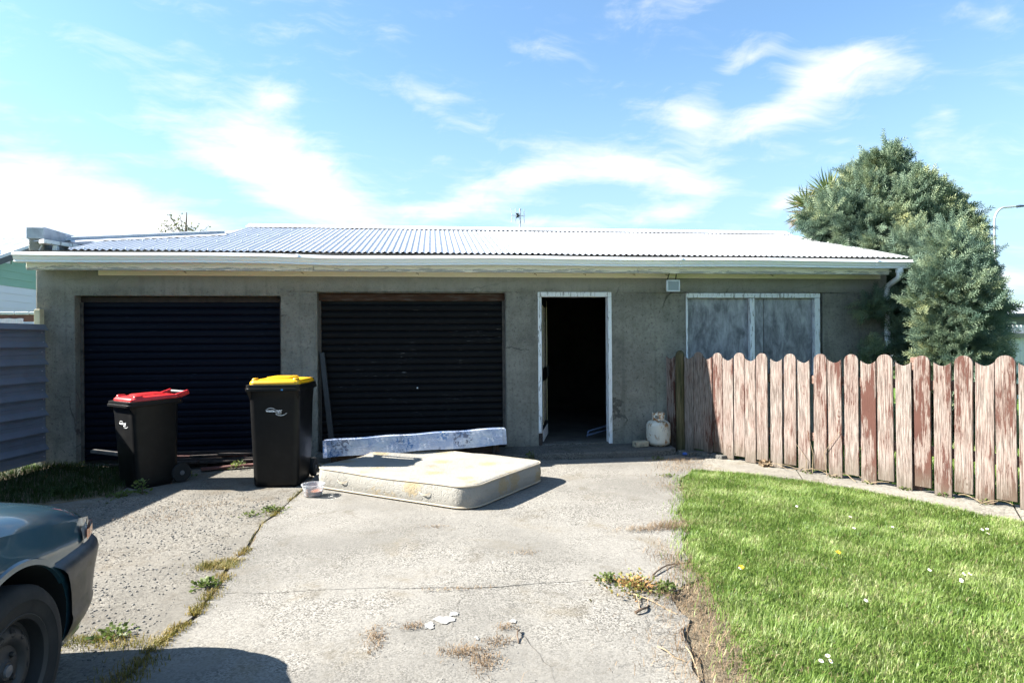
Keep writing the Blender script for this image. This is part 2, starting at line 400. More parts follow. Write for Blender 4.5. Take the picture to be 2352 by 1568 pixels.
wet = n.math('MULTIPLY', n.math('SUBTRACT', rd, .5), .17)
keep = n.math('ADD', n.math('ADD', n.math('MULTIPLY', grain, .7), n.math('MULTIPLY', patch, .75)), wet)
red = n.step(keep, .785, .835)
pink = n.step(keep, .60, .78)
gv = n.step(gr2, .36, .64)
woodc = n.mix(gv, (.075, .058, .049), (.275, .232, .205))
pinkc = n.mix(gv, (.088, .060, .050), (.235, .182, .157))
redc = n.mix(n.noise(off, 6, 4), (.056, .025, .019), (.094, .043, .033))
c = n.mix(red, n.mix(pink, woodc, pinkc), redc)
c = n.mix(n.math('MULTIPLY', n.step(n.math('ADD', n.math('MULTIPLY', gr, 1.), n.math('MULTIPLY', patch, .3)), .5, .40), .55), c, (.08, .058, .05))
c = n.mix(n.step(kd, .035, .018), c, (.06, .035, .025))
low = n.step(n.math('ADD', pz, n.math('MULTIPLY', n.noise(off, 5, 4), .25)), .40, .12)
c = n.mix(n.math('MULTIPLY', low, .6), c, (.085, .075, .055))
setc(n, c, norm=n.bump(n.math('ADD', n.math('MULTIPLY', gr2, .4), n.math('ADD', gr, n.math('MULTIPLY', red, .35))), .55, .006))
m, n = mat('rail_wood', (.17, .12, .09), .9, spec=.15); p = n.obj()
setc(n, n.ramp(n.noise(n.scale(p, (2, 30, 30)), 2, 5, .7), [(.3, (.08, .05, .04)), (.55, (.18, .11, .085)), (.75, (.30, .24, .20))]))
m, n = mat('mossy_post', (.06, .05, .03), .9, spec=.15); p = n.pos()
setc(n, n.ramp(n.noise(n.scale(p, (16, 16, 1.2)), 2, 6, .7), [(.3, (.03, .032, .016)), (.52, (.085, .072, .038)), (.72, (.17, .125, .075))]), norm=n.bump(n.noise(n.scale(p, (40, 40, 2)), 2, 4), .5, .01))
speckled('fence_steel', (.16, .18, .225), .08, 3, .5, .03, metal=.15)
m, n = mat('fence_steel_white', (.6, .6, .6), .5); p = n.pos()
setc(n, n.mix(n.noise(n.scale(p, (6, 6, 1)), 2, 4), (.52, .52, .52), (.68, .68, .68)))
m, n = mat('weathered_timber', (.35, .32, .28), .85, spec=.15); p = n.obj()
setc(n, n.ramp(n.noise(n.scale(p, (1.5, 25, 25)), 2, 5, .7), [(.3, (.20, .17, .14)), (.55, (.36, .32, .27)), (.75, (.50, .46, .40))]))
speckled('cream_timber', (.52, .46, .30), .12, 10, .75)
speckled('red_timber', (.10, .036, .028), .35, 14, .8, .3)
speckled('grey_timber', (.13, .12, .107), .25, 14, .85, .3)
speckled('dark_timber', (.03, .021, .017), .4, 14, .85, .3)
# plastics
def plastic(name, base, rough, dust=.0, dustc=(.4, .38, .33), spec=.5):
    m, n = mat(name, base, rough, spec=spec); p = n.pos()
    k = n.math('MULTIPLY', n.step(n.noise(p, 7, 7, .75), .42, .75), dust)
    setc(n, n.mix(k, base, dustc), n.fmix(n.noise(p, 9, 5), rough*.85, min(1, rough*1.35)), n.bump(n.noise(p, 220, 2), .05, .002))
plastic('bin_black', (.0042, .0043, .0045), .36, .03, (.2, .19, .165), .22)
plastic('lid_red', (.48, .010, .014), .33, .05)
plastic('lid_yellow', (.72, .36, .004), .33, .04)
plastic('rubber', (.008, .008, .008), .8, .10, (.10, .085, .07))
plastic('logo_white', (.72, .73, .74), .5)
plastic('logo_blue', (.08, .30, .62), .5)
plastic('grip_grey', (.10, .10, .105), .35)
plastic('pvc_black', (.008, .0085, .0095), .45, .04)
plastic('pvc_white', (.84, .84, .86), .4, .04)
# fabrics
m, n = mat('mattress_cloth', (.7, .68, .6), .9, spec=.15); p = n.obj()
base = n.mix(n.noise(p, 3, 4), (.22, .21, .183), (.28, .268, .24))
fl = n.voro(n.scale(p, (1, 1, 1), (.12, .2, .0)), 2.9); flm = n.step(n.math('ADD', fl, n.math('MULTIPLY', n.math('SUBTRACT', n.noise(p, 26, 5, .8), .5), .95)), .34, .16)
g2 = n.voro(n.scale(p, (1, 1, 1), (.33, .05, .1)), 3.3); g2m = n.step(n.math('ADD', g2, n.math('MULTIPLY', n.math('SUBTRACT', n.noise(p, 30, 4, .75), .5), .5)), .24, .13)
c = n.mix(n.math('MULTIPLY', g2m, .5), base, (.17, .175, .185)); c = n.mix(n.math('MULTIPLY', flm, .45), c, n.mix(n.noise(p, 40, 3), (.25, .15, .02), (.32, .225, .07)))
zl = n.sep(p)[2]
grime = n.math('MULTIPLY', n.step(n.noise(n.scale(p, (2, 2, 6)), 2.5, 5, .7), .5, .75), .35)
c = n.mix(grime, c, (.19, .165, .125))
q = n.math('ADD', n.voro(p, 26, 'SMOOTH_F1'), n.math('MULTIPLY', n.noise(p, 60, 3), .25))
vein = n.math('ABSOLUTE', n.math('SUBTRACT', n.noise(p, 24, 2, .5, .6), .5))
setc(n, c, norm=n.bump(n.math('ADD', n.step(vein, 0, .05), n.math('MULTIPLY', q, .5)), .38, .012))
m, n = mat('piping', (.36, .31, .235), .85, spec=.15)
m, n = mat('base_cloth', (.55, .62, .74), .85, spec=.15); p = n.obj()
f1 = n.noise(p, 5, 5, .6, .8); f2 = n.voro(n.scale(p, (1, 1, 1.3), (.2, 0, .1)), 7.0)
c = n.mix(n.step(f1, .38, .62), (.33, .38, .50), (.52, .54, .59))
spot = n.step(n.voro(n.scale(p, (1, 1, 1.2), (.2, 0, .1)), 3.6), .52, .36)
leaf = n.math('MULTIPLY', spot, n.step(n.noise(p, 17, 3, .6, 1.6), .50, .56))
spot2 = n.step(n.voro(n.scale(p, (1, 1, 1.2), (.47, 0, .33)), 3.1), .46, .30)
leaf2 = n.math('MULTIPLY', spot2, n.step(n.noise(n.scale(p, (1, 1, 1), (3, 1, 2)), 20, 3, .6, 1.6), .50, .55))
c = n.mix(n.math('MULTIPLY', leaf, .85), c, (.07, .16, .33)); c = n.mix(n.math('MULTIPLY', leaf2, .8), c, (.10, .105, .14))
setc(n, c, norm=n.bump(n.noise(n.scale(p, (4, 4, 14)), 3, 4), .35, .02))
# gas bottle
m, n = mat('bottle_paint', (.68, .67, .62), .5); p = n.obj(); z = n.sep(p)[2]
ru = n.step(n.math('ADD', n.noise(n.scale(p, (1, 1, .5)), 11, 6, .7, .4), n.math('MULTIPLY', n.math('ABSOLUTE', n.math('SUBTRACT', z, .19)), .55)), .555, .67)
setc(n, n.mix(ru, n.mix(n.noise(p, 6, 4), (.46, .435, .37), (.56, .535, .465)), n.mix(n.noise(p, 30, 4), (.12, .05, .018), (.28, .16, .06))), n.fmix(ru, .4, .9))
m, n = mat('collar_paint', (.6, .55, .45), .6); p = n.obj()
ru = n.step(n.noise(p, 18, 6, .7), .45, .58)
setc(n, n.mix(ru, (.62, .60, .52), (.30, .14, .05)))
speckled('faded_print', (.22, .22, .26), .2, 20, .8)
speckled('brick_pale', (.30, .27, .20), .25, 20, .9, .4)
# glass, lamps
m, n = mat('lamp_glass', (.20, .24, .24), .12)
speckled('lamp_grey', (.50, .54, .56), .1, 10, .45)
m, n = mat('bowl_plastic', (.8, .82, .84), .25); n.b.inputs['Transmission Weight'].default_value = .75; n.b.inputs['IOR'].default_value = 1.3
m, n = mat('bowl_liquid', (.52, .17, .055), .15)
# car
m, n = mat('car_paint', (.008, .045, .058), .38, metal=.3, coat=1.); n.b.inputs['Coat Roughness'].default_value = .03; p = n.pos()
setc(n, n.mix(n.math('MULTIPLY', n.step(n.noise(p, 9, 6, .7), .3, .8), .16), (.018, .074, .105), (.20, .20, .19)))
m, n = mat('car_bumper', (.022, .024, .028), .48, coat=.12); p = n.pos()
setc(n, n.mix(n.math('MULTIPLY', n.step(n.noise(p, 7, 6, .7), .4, .75), .3), (.02, .022, .026), (.14, .125, .11)))
m, n = mat('car_glass', (.02, .025, .028), .04, coat=1)
m, n = mat('lens_clear', (.22, .225, .22), .08, coat=1)
m, n = mat('lens_amber', (.50, .10, .004), .25, coat=.5)
plastic('rim_steel', (.018, .017, .0165), .55, .12, (.10, .085, .07))
plastic('well_black', (.006, .006, .006), .9)
plastic('arch_reflection', (.10, .115, .10), .6, .3)  # pale ground reflection on the arch lip put into the colour; unused
# vegetation
def leafy(name, stops, rough=.55, trans=.35, sc=1.2):
    m, n = mat(name, stops[1][1], rough, spec=.3); p = n.pos()
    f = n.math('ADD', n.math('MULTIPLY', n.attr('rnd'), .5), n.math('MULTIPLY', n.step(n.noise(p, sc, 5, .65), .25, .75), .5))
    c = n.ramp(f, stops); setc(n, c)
    tr = n.node('ShaderNodeBsdfTranslucent'); n.put(tr.inputs[0], c)
    mx = n.node('ShaderNodeMixShader'); mx.inputs[0].default_value = trans
    n.l.new(n.b.outputs[0], mx.inputs[1]); n.l.new(tr.outputs[0], mx.inputs[2]); n.l.new(mx.outputs[0], n.n['Material Output'].inputs[0])
    return m
leafy('grass', [(.18, (.072, .132, .024)), (.40, (.145, .232, .045)), (.62, (.222, .305, .078)), (.86, (.37, .39, .19))], .42, .45, 2.6)
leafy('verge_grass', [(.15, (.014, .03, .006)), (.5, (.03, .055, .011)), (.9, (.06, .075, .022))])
leafy('straw', [(.1, (.10, .062, .034)), (.45, (.19, .13, .076)), (.75, (.27, .20, .125)), (.95, (.36, .295, .21))], .7, .2, 3)
leafy('yellow_weed', [(.15, (.08, .095, .02)), (.4, (.17, .15, .03)), (.7, (.25, .185, .05)), (.95, (.25, .18, .09))], .6, .35, 4)
leafy('green_weed', [(.15, (.05, .082, .018)), (.5, (.105, .145, .035)), (.9, (.18, .21, .07))], .5, .4, 5)
leafy('red_weed', [(.15, (.10, .15, .03)), (.4, (.18, .20, .05)), (.65, (.36, .20, .08)), (.95, (.46, .25, .12))], .6, .3, 9)
leafy('conifer', [(.14, (.05, .092, .066)), (.36, (.105, .162, .115)), (.60, (.18, .235, .145)), (.88, (.32, .33, .15))], .6, .25, 1.6)
leafy('cordyline', [(.15, (.05, .085, .03)), (.5, (.10, .14, .05)), (.9, (.26, .22, .12))], .5, .25, 2)
leafy('dead_cordyline', [(.15, (.13, .09, .05)), (.5, (.24, .17, .10)), (.9, (.34, .26, .16))], .7, .2, 2)
leafy('twig_leaf', [(.15, (.07, .10, .03)), (.5, (.13, .15, .06)), (.9, (.22, .22, .10))], .6, .3, 2)
speckled('bark', (.13, .095, .07), .3, 9, .95, .6, 30)
speckled('twig_brown', (.11, .075, .05), .3, 20, .9)
speckled('twig_pale', (.24, .18, .11), .25, 20, .9)
mat('petal_white', (.78, .75, .76), .7); mat('petal_yellow', (.78, .5, .02), .6); mat('flower_eye', (.65, .42, .03), .8)
m, n = mat('pebble', (.3, .29, .27), .85, spec=.2); p = n.pos()
setc(n, n.ramp(n.noise(p, 30, 2), [(.35, (.075, .072, .067)), (.5, (.135, .13, .12)), (.65, (.20, .193, .178))]))
# far things
def boards(name, a, b):
    m, n = mat(name, a, .7); p = n.pos(); setc(n, n.mix(n.noise(n.scale(p, (1, 1, 8)), 1.5, 4), a, b))
boards('board_green', (.20, .37, .29), (.24, .42, .33)); boards('board_pale', (.58, .62, .68), (.66, .70, .75))
speckled('roof_bluegrey', (.42, .48, .56), .08, 2, .45, .0, metal=.3)
speckled('fascia_dark', (.035, .045, .065), .1, 5, .5, 0)
speckled('roof_pale', (.56, .60, .65), .06, 2, .5, 0); speckled('wall_bluegrey', (.13, .15, .18), .1, 2, .7, 0)
speckled('rail_brown', (.13, .06, .045), .2, 9, .85)
m, n = mat('fringe_cloth', (.6, .56, .62), .95, spec=.1); p = n.pos()
setc(n, n.mix(n.noise(n.scale(p, (60, 60, 6)), 2, 4, .7), (.42, .38, .47), (.78, .76, .78)))
speckled('lamp_steel', (.46, .47, .49), .1, 3, .45, 0, metal=.5)
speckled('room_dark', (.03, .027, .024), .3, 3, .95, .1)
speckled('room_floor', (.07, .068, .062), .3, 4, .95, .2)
m, n = mat('tube_blue', (.25, .33, .50), .25, metal=.6)
mat('wire_dark', (.02, .018, .016), .7); mat('rust_bolt', (.16, .075, .03), .9)
mat('paint_splash', (.235, .23, .215), .85); mat('can_blue', (.05, .12, .42), .35)

# ================================================================== THE GROUND
def sheet(name, poly, z, material, kind='structure', parent=None, th=.03):
    mb = MB(); mb.prism(poly, z-th, z); return tag(mb.build(name, MAT[material], parent), kind=kind)
def jag(pts, amp, step=.12):
    """subdivide a polyline and roughen it"""
    out = []
    for (x0, y0), (x1, y1) in zip(pts[:-1], pts[1:]):
        k = max(1, int(math.hypot(x1-x0, y1-y0)/step))
        for i in range(k):
            t = i/k; a = amp if i or out else 0
            out.append((x0+(x1-x0)*t+random.uniform(-a, a), y0+(y1-y0)*t+random.uniform(-a, a)))
    out.append(pts[-1]); return out

sheet('ground', [(-400, -400), (400, -400), (400, 600), (-400, 600)], -.035, 'far_ground')
sheet('soil', [(-7, -14), (4.2, -14), (6.5, -7), (3.6, .0), (-7, .0)], -.012, 'soil', th=.015)
crackA = jag([(-1.42, -.35), (-1.30, -1.1), (-1.29, -1.82), (-1.32, -2.38), (-1.37, -2.91), (-1.32, -3.56), (-1.32, -3.86), (-1.28, -4.36), (-1.28, -4.65), (-1.32, -4.87), (-1.33, -5.12), (-1.37, -5.4), (-1.4, -7), (-1.4, -13.5)], .014)
trans = jag([(-1.27, -4.33), (-.75, -4.36), (-.3, -4.37), (.21, -4.46), (.52, -4.44), (.95, -4.44), (1.32, -4.48), (1.62, -4.5)], .014)
LEDGE = [(2.97, -1.50), (2.59, -1.86), (2.34, -2.57), (2.06, -3.12), (1.82, -3.89), (1.61, -4.45), (1.59, -4.78), (1.53, -5.06), (1.44, -5.33), (1.35, -5.66), (1.15, -6.6), (.9, -8), (.8, -13.5)]
ledge = jag(LEDGE, .035)
drive = empty('driveway', (0, 0, 0)); tag(drive, 'weathered grey concrete driveway of cracked slabs before the garage', 'driveway', kind='structure')
lx = [(x-.012, y) for x, y in crackA]
sheet('slab', [(-7, -13.5), (-7, -.02), (-1.42, -.02)] + lx, 0, 'drive_rough', None, drive)
rx = [(x+.012+.012*math.sin(y*9), y) for x, y in crackA]
ib = min(range(len(rx)), key=lambda i: abs(rx[i][1]+4.33))
edge_in = [(x-.05-.20*max(0, min(1, (-4.35-y)/.4)), y) for x, y in ledge]
ie = min(range(len(edge_in)), key=lambda i: abs(edge_in[i][1]+4.5))
back = rx[:ib]+[(x, y+.0004) for x, y in trans]+list(reversed(edge_in[:ie]))+[(3.25, -1.1), (3.4, -.62), (3.2, -.02), (-1.42, -.02)]
sheet('slab', back, .002, 'drive', None, drive)
frontp = [(x, y-.0055*max(0, math.sin(x*2.3+1.0))**2) for x, y in trans]+edge_in[ie+1:]+[(-1.38, -13.5)]+list(reversed(rx[ib+1:]))
sheet('slab', frontp, 0, 'drive', None, drive)
# hairline cracks as thin dark strips laid on the slabs
CRACKS = [[(.879, -2.729), (.95, -2.951), (.862, -3.395), (.65, -3.73), (.409, -4.044), (.177, -4.251), (.056, -4.395)], [(.139, -4.618), (.12, -4.743), (.096, -4.849), (.067, -4.995)], [(.397, -4.994), (.446, -5.187), (.502, -5.399), (.504, -5.537)], [(1.655, -1.372), (1.719, -2.116), (1.996, -2.342), (2.336, -2.361)]]
for L_c in CRACKS:
    P_ = jag(L_c, .012, .05); rows = []
    for i_, (x_, y_) in enumerate(P_):
        wd_ = random.uniform(.0003, .0016); rows.append([(x_-wd_, y_-wd_, .0038), (x_+wd_, y_+wd_, .0038)])
    MB().loft(rows, cap=False, closed=False).build('crack', MAT['crack_dark'], drive)
# path along the picket fence
FA = Vector((3.534, -.946, 0)); FD = Vector((.467, -.884, 0)).normalized(); FN = Vector((FD.y, -FD.x, 0))  # FN points to the lawn side
PATHLOW = [(x+FN.x*.05, y+FN.y*.05) for x, y in [(2.97, -1.47), (3.49, -1.79), (3.8, -2.1), (4.11, -2.54), (4.31, -2.96), (4.45, -3.29), (4.62, -3.74), (5.2, -5.0), (6.2, -7.2)]]
def fp(s, o): v = FA+FD*s+FN*o; return (v.x, v.y)
hi_ = [fp(s, -.16) for s in (-.45, .6, 1.45, 2.4, 4, 7)]
pth = empty('footpath'); tag(pth, 'pale lichen stained concrete strip along the foot of the picket fence', 'path', kind='structure')
cut = [0, 2, 4, 6, 8]
low = jag(PATHLOW, .02)
bounds = [(-.45, PATHLOW[0]), (.75, PATHLOW[2]), (1.78, PATHLOW[4]), (2.75, PATHLOW[6]), (7, PATHLOW[8])]
for k in range(4):
    (s0, p0), (s1, p1) = bounds[k], bounds[k+1]
    mid = [PATHLOW[i] for i in range(2*k+1, 2*k+2)]
    a0, a1 = fp(s0+.008, -.16), fp(s1-.008, -.16)
    d = (Vector((*p1, 0))-Vector((*p0, 0))).normalized()*.008
    lowp = jag([(p0[0]+d.x, p0[1]+d.y)]+mid+[(p1[0]-d.x, p1[1]-d.y)], .018, .1)
    sheet('slab', lowp+[a1, a0], .012+.003*(k % 2), 'path', None, pth)
# lawn
PATHLOW2 = [(x+FN.x*.13, y+FN.y*.13) for x, y in PATHLOW]
LAWN = [p for p in ledge if p[1] < -1.66]+[(6.5, -13.5), (6.2, -7.4)]+list(reversed(PATHLOW2))
lawnb = sheet('lawn', LAWN, .008, 'turf')
sheet('yard', [fp(-.6, -.2), fp(7, -.2), (20, -9), (20, 12), (6.6, 12), (6.6, .3), (3.5, .0)], -.006, 'turf', th=.02)

# step in front of the doors
st = MB()
prof = [(-1.44, -.02), (-1.44, -.32), (-.6, -.50), (.6, -.58), (1.6, -.60), (2.7, -.60), (3.05, -.5), (3.12, -.02)]
st.prism(prof, -.02, .085)
stp = st.build('door_step', MAT['step'], None, bevel=.025, seg=2); tag(stp, kind='structure')

# ================================================================== THE GARAGE
gar = empty('garage', (0, 0, 0)); tag(gar, 'long low grey roughcast garage with two dark roller doors and an iron roof', 'garage')
def wall_open(name, x0, x1, z0, z1, y0, y1, openings, material):
    xs = sorted({x0, x1, *[o[0] for o in openings], *[o[1] for o in openings]}); zs = sorted({z0, z1, *[o[2] for o in openings], *[o[3] for o in openings]})
    solid = {}
    for i in range(len(xs)-1):
        for j in range(len(zs)-1):
            cx, cz = (xs[i]+xs[i+1])/2, (zs[j]+zs[j+1])/2
            solid[i, j] = not any(o[0] < cx < o[1] and o[2] < cz < o[3] for o in openings)
    mb = MB(); vid = {}
    def v(i, j, y):
        k = (i, j, y)
        if k not in vid: vid[k] = len(mb.v); mb.v.append((xs[i], y, zs[j]))
        return vid[k]
    for (i, j), s_ in solid.items():
        if not s_: continue
        mb.f.append((v(i, j, y0), v(i+1, j, y0), v(i+1, j+1, y0), v(i, j+1, y0)))
        mb.f.append((v(i, j+1, y1), v(i+1, j+1, y1), v(i+1, j, y1), v(i, j, y1)))
        for di, dj, a, b in ((-1, 0, (i, j+1), (i, j)), (1, 0, (i+1, j), (i+1, j+1)), (0, -1, (i, j), (i+1, j)), (0, 1, (i+1, j+1), (i, j+1))):
            if not solid.get((i+di, j+dj), False):
                mb.f.append((v(*a, y0), v(*a, y1), v(*b, y1), v(*b, y0)))
    return mb.build(name, MAT[material], gar, bevel=.012, seg=2)
D1 = (-4.262, -1.88, -.02, 2.04); D2 = (-1.44, .945, -.02, 2.085); DD = (1.375, 2.36, .0855, 2.092); WN = (3.40, 5.385, .95, 2.082)
wall_open('front_wall', -4.69, 6.36, -.05, 2.50, 0, .22, [D1, D2, DD, WN], 'roughcast')
MB().box(-4.69, -4.47, .222, 7.5, -.05, 2.5).build('side_wall', MAT['roughcast'], gar)
mb = MB(); mb.add([(6.14, .222, -.05), (6.14, 7.5, -.05), (6.14, 7.5, 2.5), (6.14, 2.7, 3.30), (6.14, .222, 2.62),
                   (6.36, .222, -.05), (6.36, 7.5, -.05), (6.36, 7.5, 2.5), (6.36, 2.7, 3.30), (6.36, .222, 2.62)],
                  [(0, 1, 2, 3, 4), (9, 8, 7, 6, 5), (0, 5, 6, 1), (1, 6, 7, 2), (2, 7, 8, 3), (3, 8, 9, 4), (4, 9, 5, 0)])
mb.build('side_wall', MAT['roughcast'], gar)
MB().box(-4.47, 6.14, 7.28, 7.5, -.05, 2.5).build('back_wall', MAT['roughcast'], gar)
MB().box(-4.47, 6.14, .225, 7.28, -.05, .084).build('floor', MAT['room_floor'], gar)
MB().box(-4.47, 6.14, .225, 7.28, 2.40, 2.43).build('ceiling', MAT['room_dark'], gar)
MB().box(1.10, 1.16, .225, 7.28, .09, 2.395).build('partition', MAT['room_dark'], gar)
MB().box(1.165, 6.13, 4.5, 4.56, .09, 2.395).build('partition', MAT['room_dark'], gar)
# --- roller doors: every slat a piece of its own
def roller(x0, x1, z0, z1, y, pitch, material, head, headmat, label):
    rd = empty('roller_door', (0, 0, 0)); rd.parent = gar; rd['label'] = label
    MB().box(x0, x1, y-.02, y+.06, head, z1).build('header', MAT[headmat], rd, bevel=.01)
    W_ = x1-x0-.012
    pr = [(0, 0), (.010, .004), (.016, .018), (.016, pitch*.62), (.010, pitch*.78), (.001, pitch*.82), (-.002, pitch*.90), (.006, pitch*.96), (.004, pitch*.995)]
    mb = MB(); n_ = len(pr); N = 14; rows = []
    for (o, z) in pr: rows.append([(-W_/2+W_*k/N, -o, z) for k in range(N+1)])
    mb.loft(rows, cap=False, closed=False)
    me = mb.mesh('slat', smooth=False); me.materials.append(MAT[material])
    z = z0; k = 0
    while z+pitch < head+.03:
        s_ = link('slat', me, None, rd); s_.location = ((x0+x1)/2, y+random.uniform(-.0015, .0015), z); s_.rotation_euler = (random.uniform(-.008, .008), random.uniform(-.0006, .0006), 0)
        z += pitch; k += 1
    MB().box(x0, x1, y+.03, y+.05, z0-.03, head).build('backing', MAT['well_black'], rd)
    MB().box(x0+.006, x1-.006, y-.022, y+.02, z0-.05, z0-.002).build('bottom_bar', MAT[material], rd, bevel=.004)
    for xx in (x0, x1-.035): MB().box(xx, xx+.035, y-.035, y-.018, z0-.05, head).build('guide', MAT['eave_dark'], rd)
    return rd
r1 = roller(-4.262, -1.88, .09, 2.04, .15, .0905, 'door_navy', 1.965, 'dark_timber', 'dark navy ribbed roller door behind the bins')
r2_ = roller(-1.44, .945, .13, 2.085, .12, .0865, 'door_black', 1.985, 'rust_header', 'scuffed black ribbed roller door behind the mattress')
MB().lathe([(.0, -.005), (.009, -.005), (.010, 0)], 12, (-.20, .098, .86), 'Y').build('lock', MAT['lamp_grey'], r2_)
MB().bar((-.30, .1, .86), (-.10, .1, .86), .004, .02).build('lock_bar', MAT['door_black'], r2_)
# --- entrance
dr = empty('doorway'); dr.parent = gar
x0, x1, z0, z1 = DD
MB().box(x0-.004, x1+.004, -.012, .12, z1-.058, z1+.004).build('head_jamb', MAT['joinery_white'], dr, bevel=.004)
MB().box(x0-.004, x0+.045, -.010, .12, z0+.16, z1-.06).build('jamb', MAT['joinery_white'], dr, bevel=.004)
MB().box(x0-.002, x0+.043, -.006, .12, z0, z0+.158).build('jamb', MAT['dark_timber'], dr, bevel=.004)['label'] = 'rotten bare foot of the left door jamb'
MB().box(x1-.045, x1+.004, -.012, .12, z0, z1-.06).build('jamb', MAT['joinery_white'], dr, bevel=.004)
MB().box(x0, x1, .0, .215, .07, .10).build('sill', MAT['step'], dr, bevel=.006)
lf = empty('door_leaf', (1.425, .13, .105), R(75)); lf.parent = dr; lf['label'] = 'dark panelled door leaf swung inwards'
mb = MB(); LW = .80
for a in ((0, .10, 0, 1.95), (LW-.10, LW, 0, 1.95), (.1, LW-.1, 0, .22), (.1, LW-.1, .80, .98), (.1, LW-.1, 1.83, 1.95)): mb.box(a[0], a[1], -.02, .02, a[2], a[3])
mb.build('stile_frame', MAT['door_black'], lf, bevel=.003)
for a in ((.102, .698, .222, .798), (.102, .698, .982, 1.828)): MB().box(a[0], a[1], -.006, .008, a[2], a[3]).build('panel', MAT['weathered_timber'], lf)
MB().box(.02, LW-.01, -.030, -.0205, .005, .15).build('kick_board', MAT['joinery_white'], lf)
MB().box(LW-.03, LW+.004, -.0235, -.0205, .2, 1.93).build('edge_strip', MAT['cream_timber'], lf)
for a in ((.09, .11, .22, .80), (.69, .71, .22, .80), (.09, .11, .98, 1.83), (.69, .71, .98, 1.83)): MB().box(a[0], a[1], -.026, -.0205, a[2], a[3]).build('bead', MAT['cream_timber'], lf)
MB().lathe([(.0, 0), (.012, 0), (.012, .04), (.026, .05), (.026, .075), (.0, .085)], 12, (LW-.05, .02, .95), 'Y').build('handle', MAT['rubber'], lf, smooth=True)
MB().box(LW-.09, LW-.01, -.05, -.021, .84, 1.0).build('lock_case', MAT['rubber'], lf, bevel=.004)
# --- boarded window
wd = empty('window'); wd.parent = gar; x0, x1, z0, z1 = WN
MB().box(x0-.003, x1-.045, -.016, .07, z1-.062, z1+.003).build('frame', MAT['joinery_white'], wd, bevel=.004)
MB().box(x0-.003, x0+.022, -.014, .07, z0, z1-.064).build('frame', MAT['joinery_white'], wd, bevel=.003)
MB().box(x1-.125, x1-.045, -.014, .07, z0, z1-.064).build('frame', MAT['joinery_white'], wd, bevel=.004)
MB().box(4.315, 4.385, .0, .07, z0, z1-.064).build('mullion', MAT['joinery_white'], wd, bevel=.006)
MB().box(x0-.05, x1, -.05, .10, z0-.05, z0).build('sill', MAT['joinery_white'], wd, bevel=.004)
for a, b in ((x0+.024, 4.313), (4.388, 4.533), (4.541, x1-.128)):
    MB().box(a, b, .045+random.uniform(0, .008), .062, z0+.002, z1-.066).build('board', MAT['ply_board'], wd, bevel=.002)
MB().box(x1-.044, x1, .09, .2, z0, z1).build('reveal', MAT['roughcast'], wd)
# --- eaves
MB().box(-3.98, 6.24, -.036, -.003, 2.284, 2.352).build('cream_board', MAT['cream_strip'], gar, bevel=.004)
MB().box(-4.62, 6.20, -.30, -.003, 2.353, 2.372).build('soffit', MAT['fascia_paint'], gar)
for a, b in ((-4.60, -1.42), (-1.416, 2.62), (2.624, 6.14)):
    MB().box(a, b, -.335+random.uniform(-.003, .003), -.303, 2.312, 2.40).build('fascia_board', MAT['fascia_paint'], gar, bevel=.004)
MB().box(-4.60, 6.2, -.33, -.305, 2.402, 2.535).build('eave_board', MAT['eave_dark'], gar)
def gutter_rows(x0, x1, n_):
    pr = [(-.34, 2.402), (-.342, 2.392), (-.405, 2.388), (-.436, 2.391), (-.440, 2.396), (-.432, 2.410), (-.430, 2.414), (-.440, 2.420), (-.446, 2.44), (-.450, 2.458), (-.472, 2.464), (-.474, 2.468), (-.460, 2.500), (-.456, 2.504), (-.450, 2.500), (-.448, 2.47), (-.43, 2.42), (-.36, 2.402)]
    rows = []
    for k in range(n_+1):
        x = x0+(x1-x0)*k/n_
        sag = -.008*math.exp(-((x+.35)/.8)**2)+.004*math.sin(x*1.9)-.010*math.exp(-((x+1.2)/.5)**2)
        rows.append([(x, y, z+sag) for y, z in pr])
    return rows
gut = link('gutter', MB().loft(gutter_rows(-4.67, 6.385, 110), cap=True, closed=True).mesh('gutter', smooth=True), MAT['gutter_white'], gar)
for x in (-1.60, 3.13, 5.85):
    rows = [[(p[0], p[1]-.006 if p[1] < -.4 else p[1], p[2]+(.004 if p[2] > 2.45 else -.004)) for p in r_] for r_ in gutter_rows(x, x+.035, 1)]
    link('joiner', MB().loft(rows).mesh('joiner'), MAT['gutter_white'], gut)
dpp = [(6.235, -.40, 2.395), (6.235, -.40, 2.30), (6.24, -.375, 2.265), (6.29, -.13, 2.19), (6.305, -.075, 2.15), (6.31, -.07, 2.05), (6.31, -.07, .05)]
dp = MB().tube(dpp, .037, 14).build('downpipe', MAT['pvc_white'], gar, smooth=True)
MB().lathe([(.043, 0), (.043, .07)], 14, (6.31, -.07, 2.0)).build('pipe_collar', MAT['pvc_white'], dp, smooth=True)
MB().lathe([(.05, 0), (.045, .06)], 14, (6.235, -.40, 2.335)).build('pipe_collar', MAT['pvc_white'], dp, smooth=True)
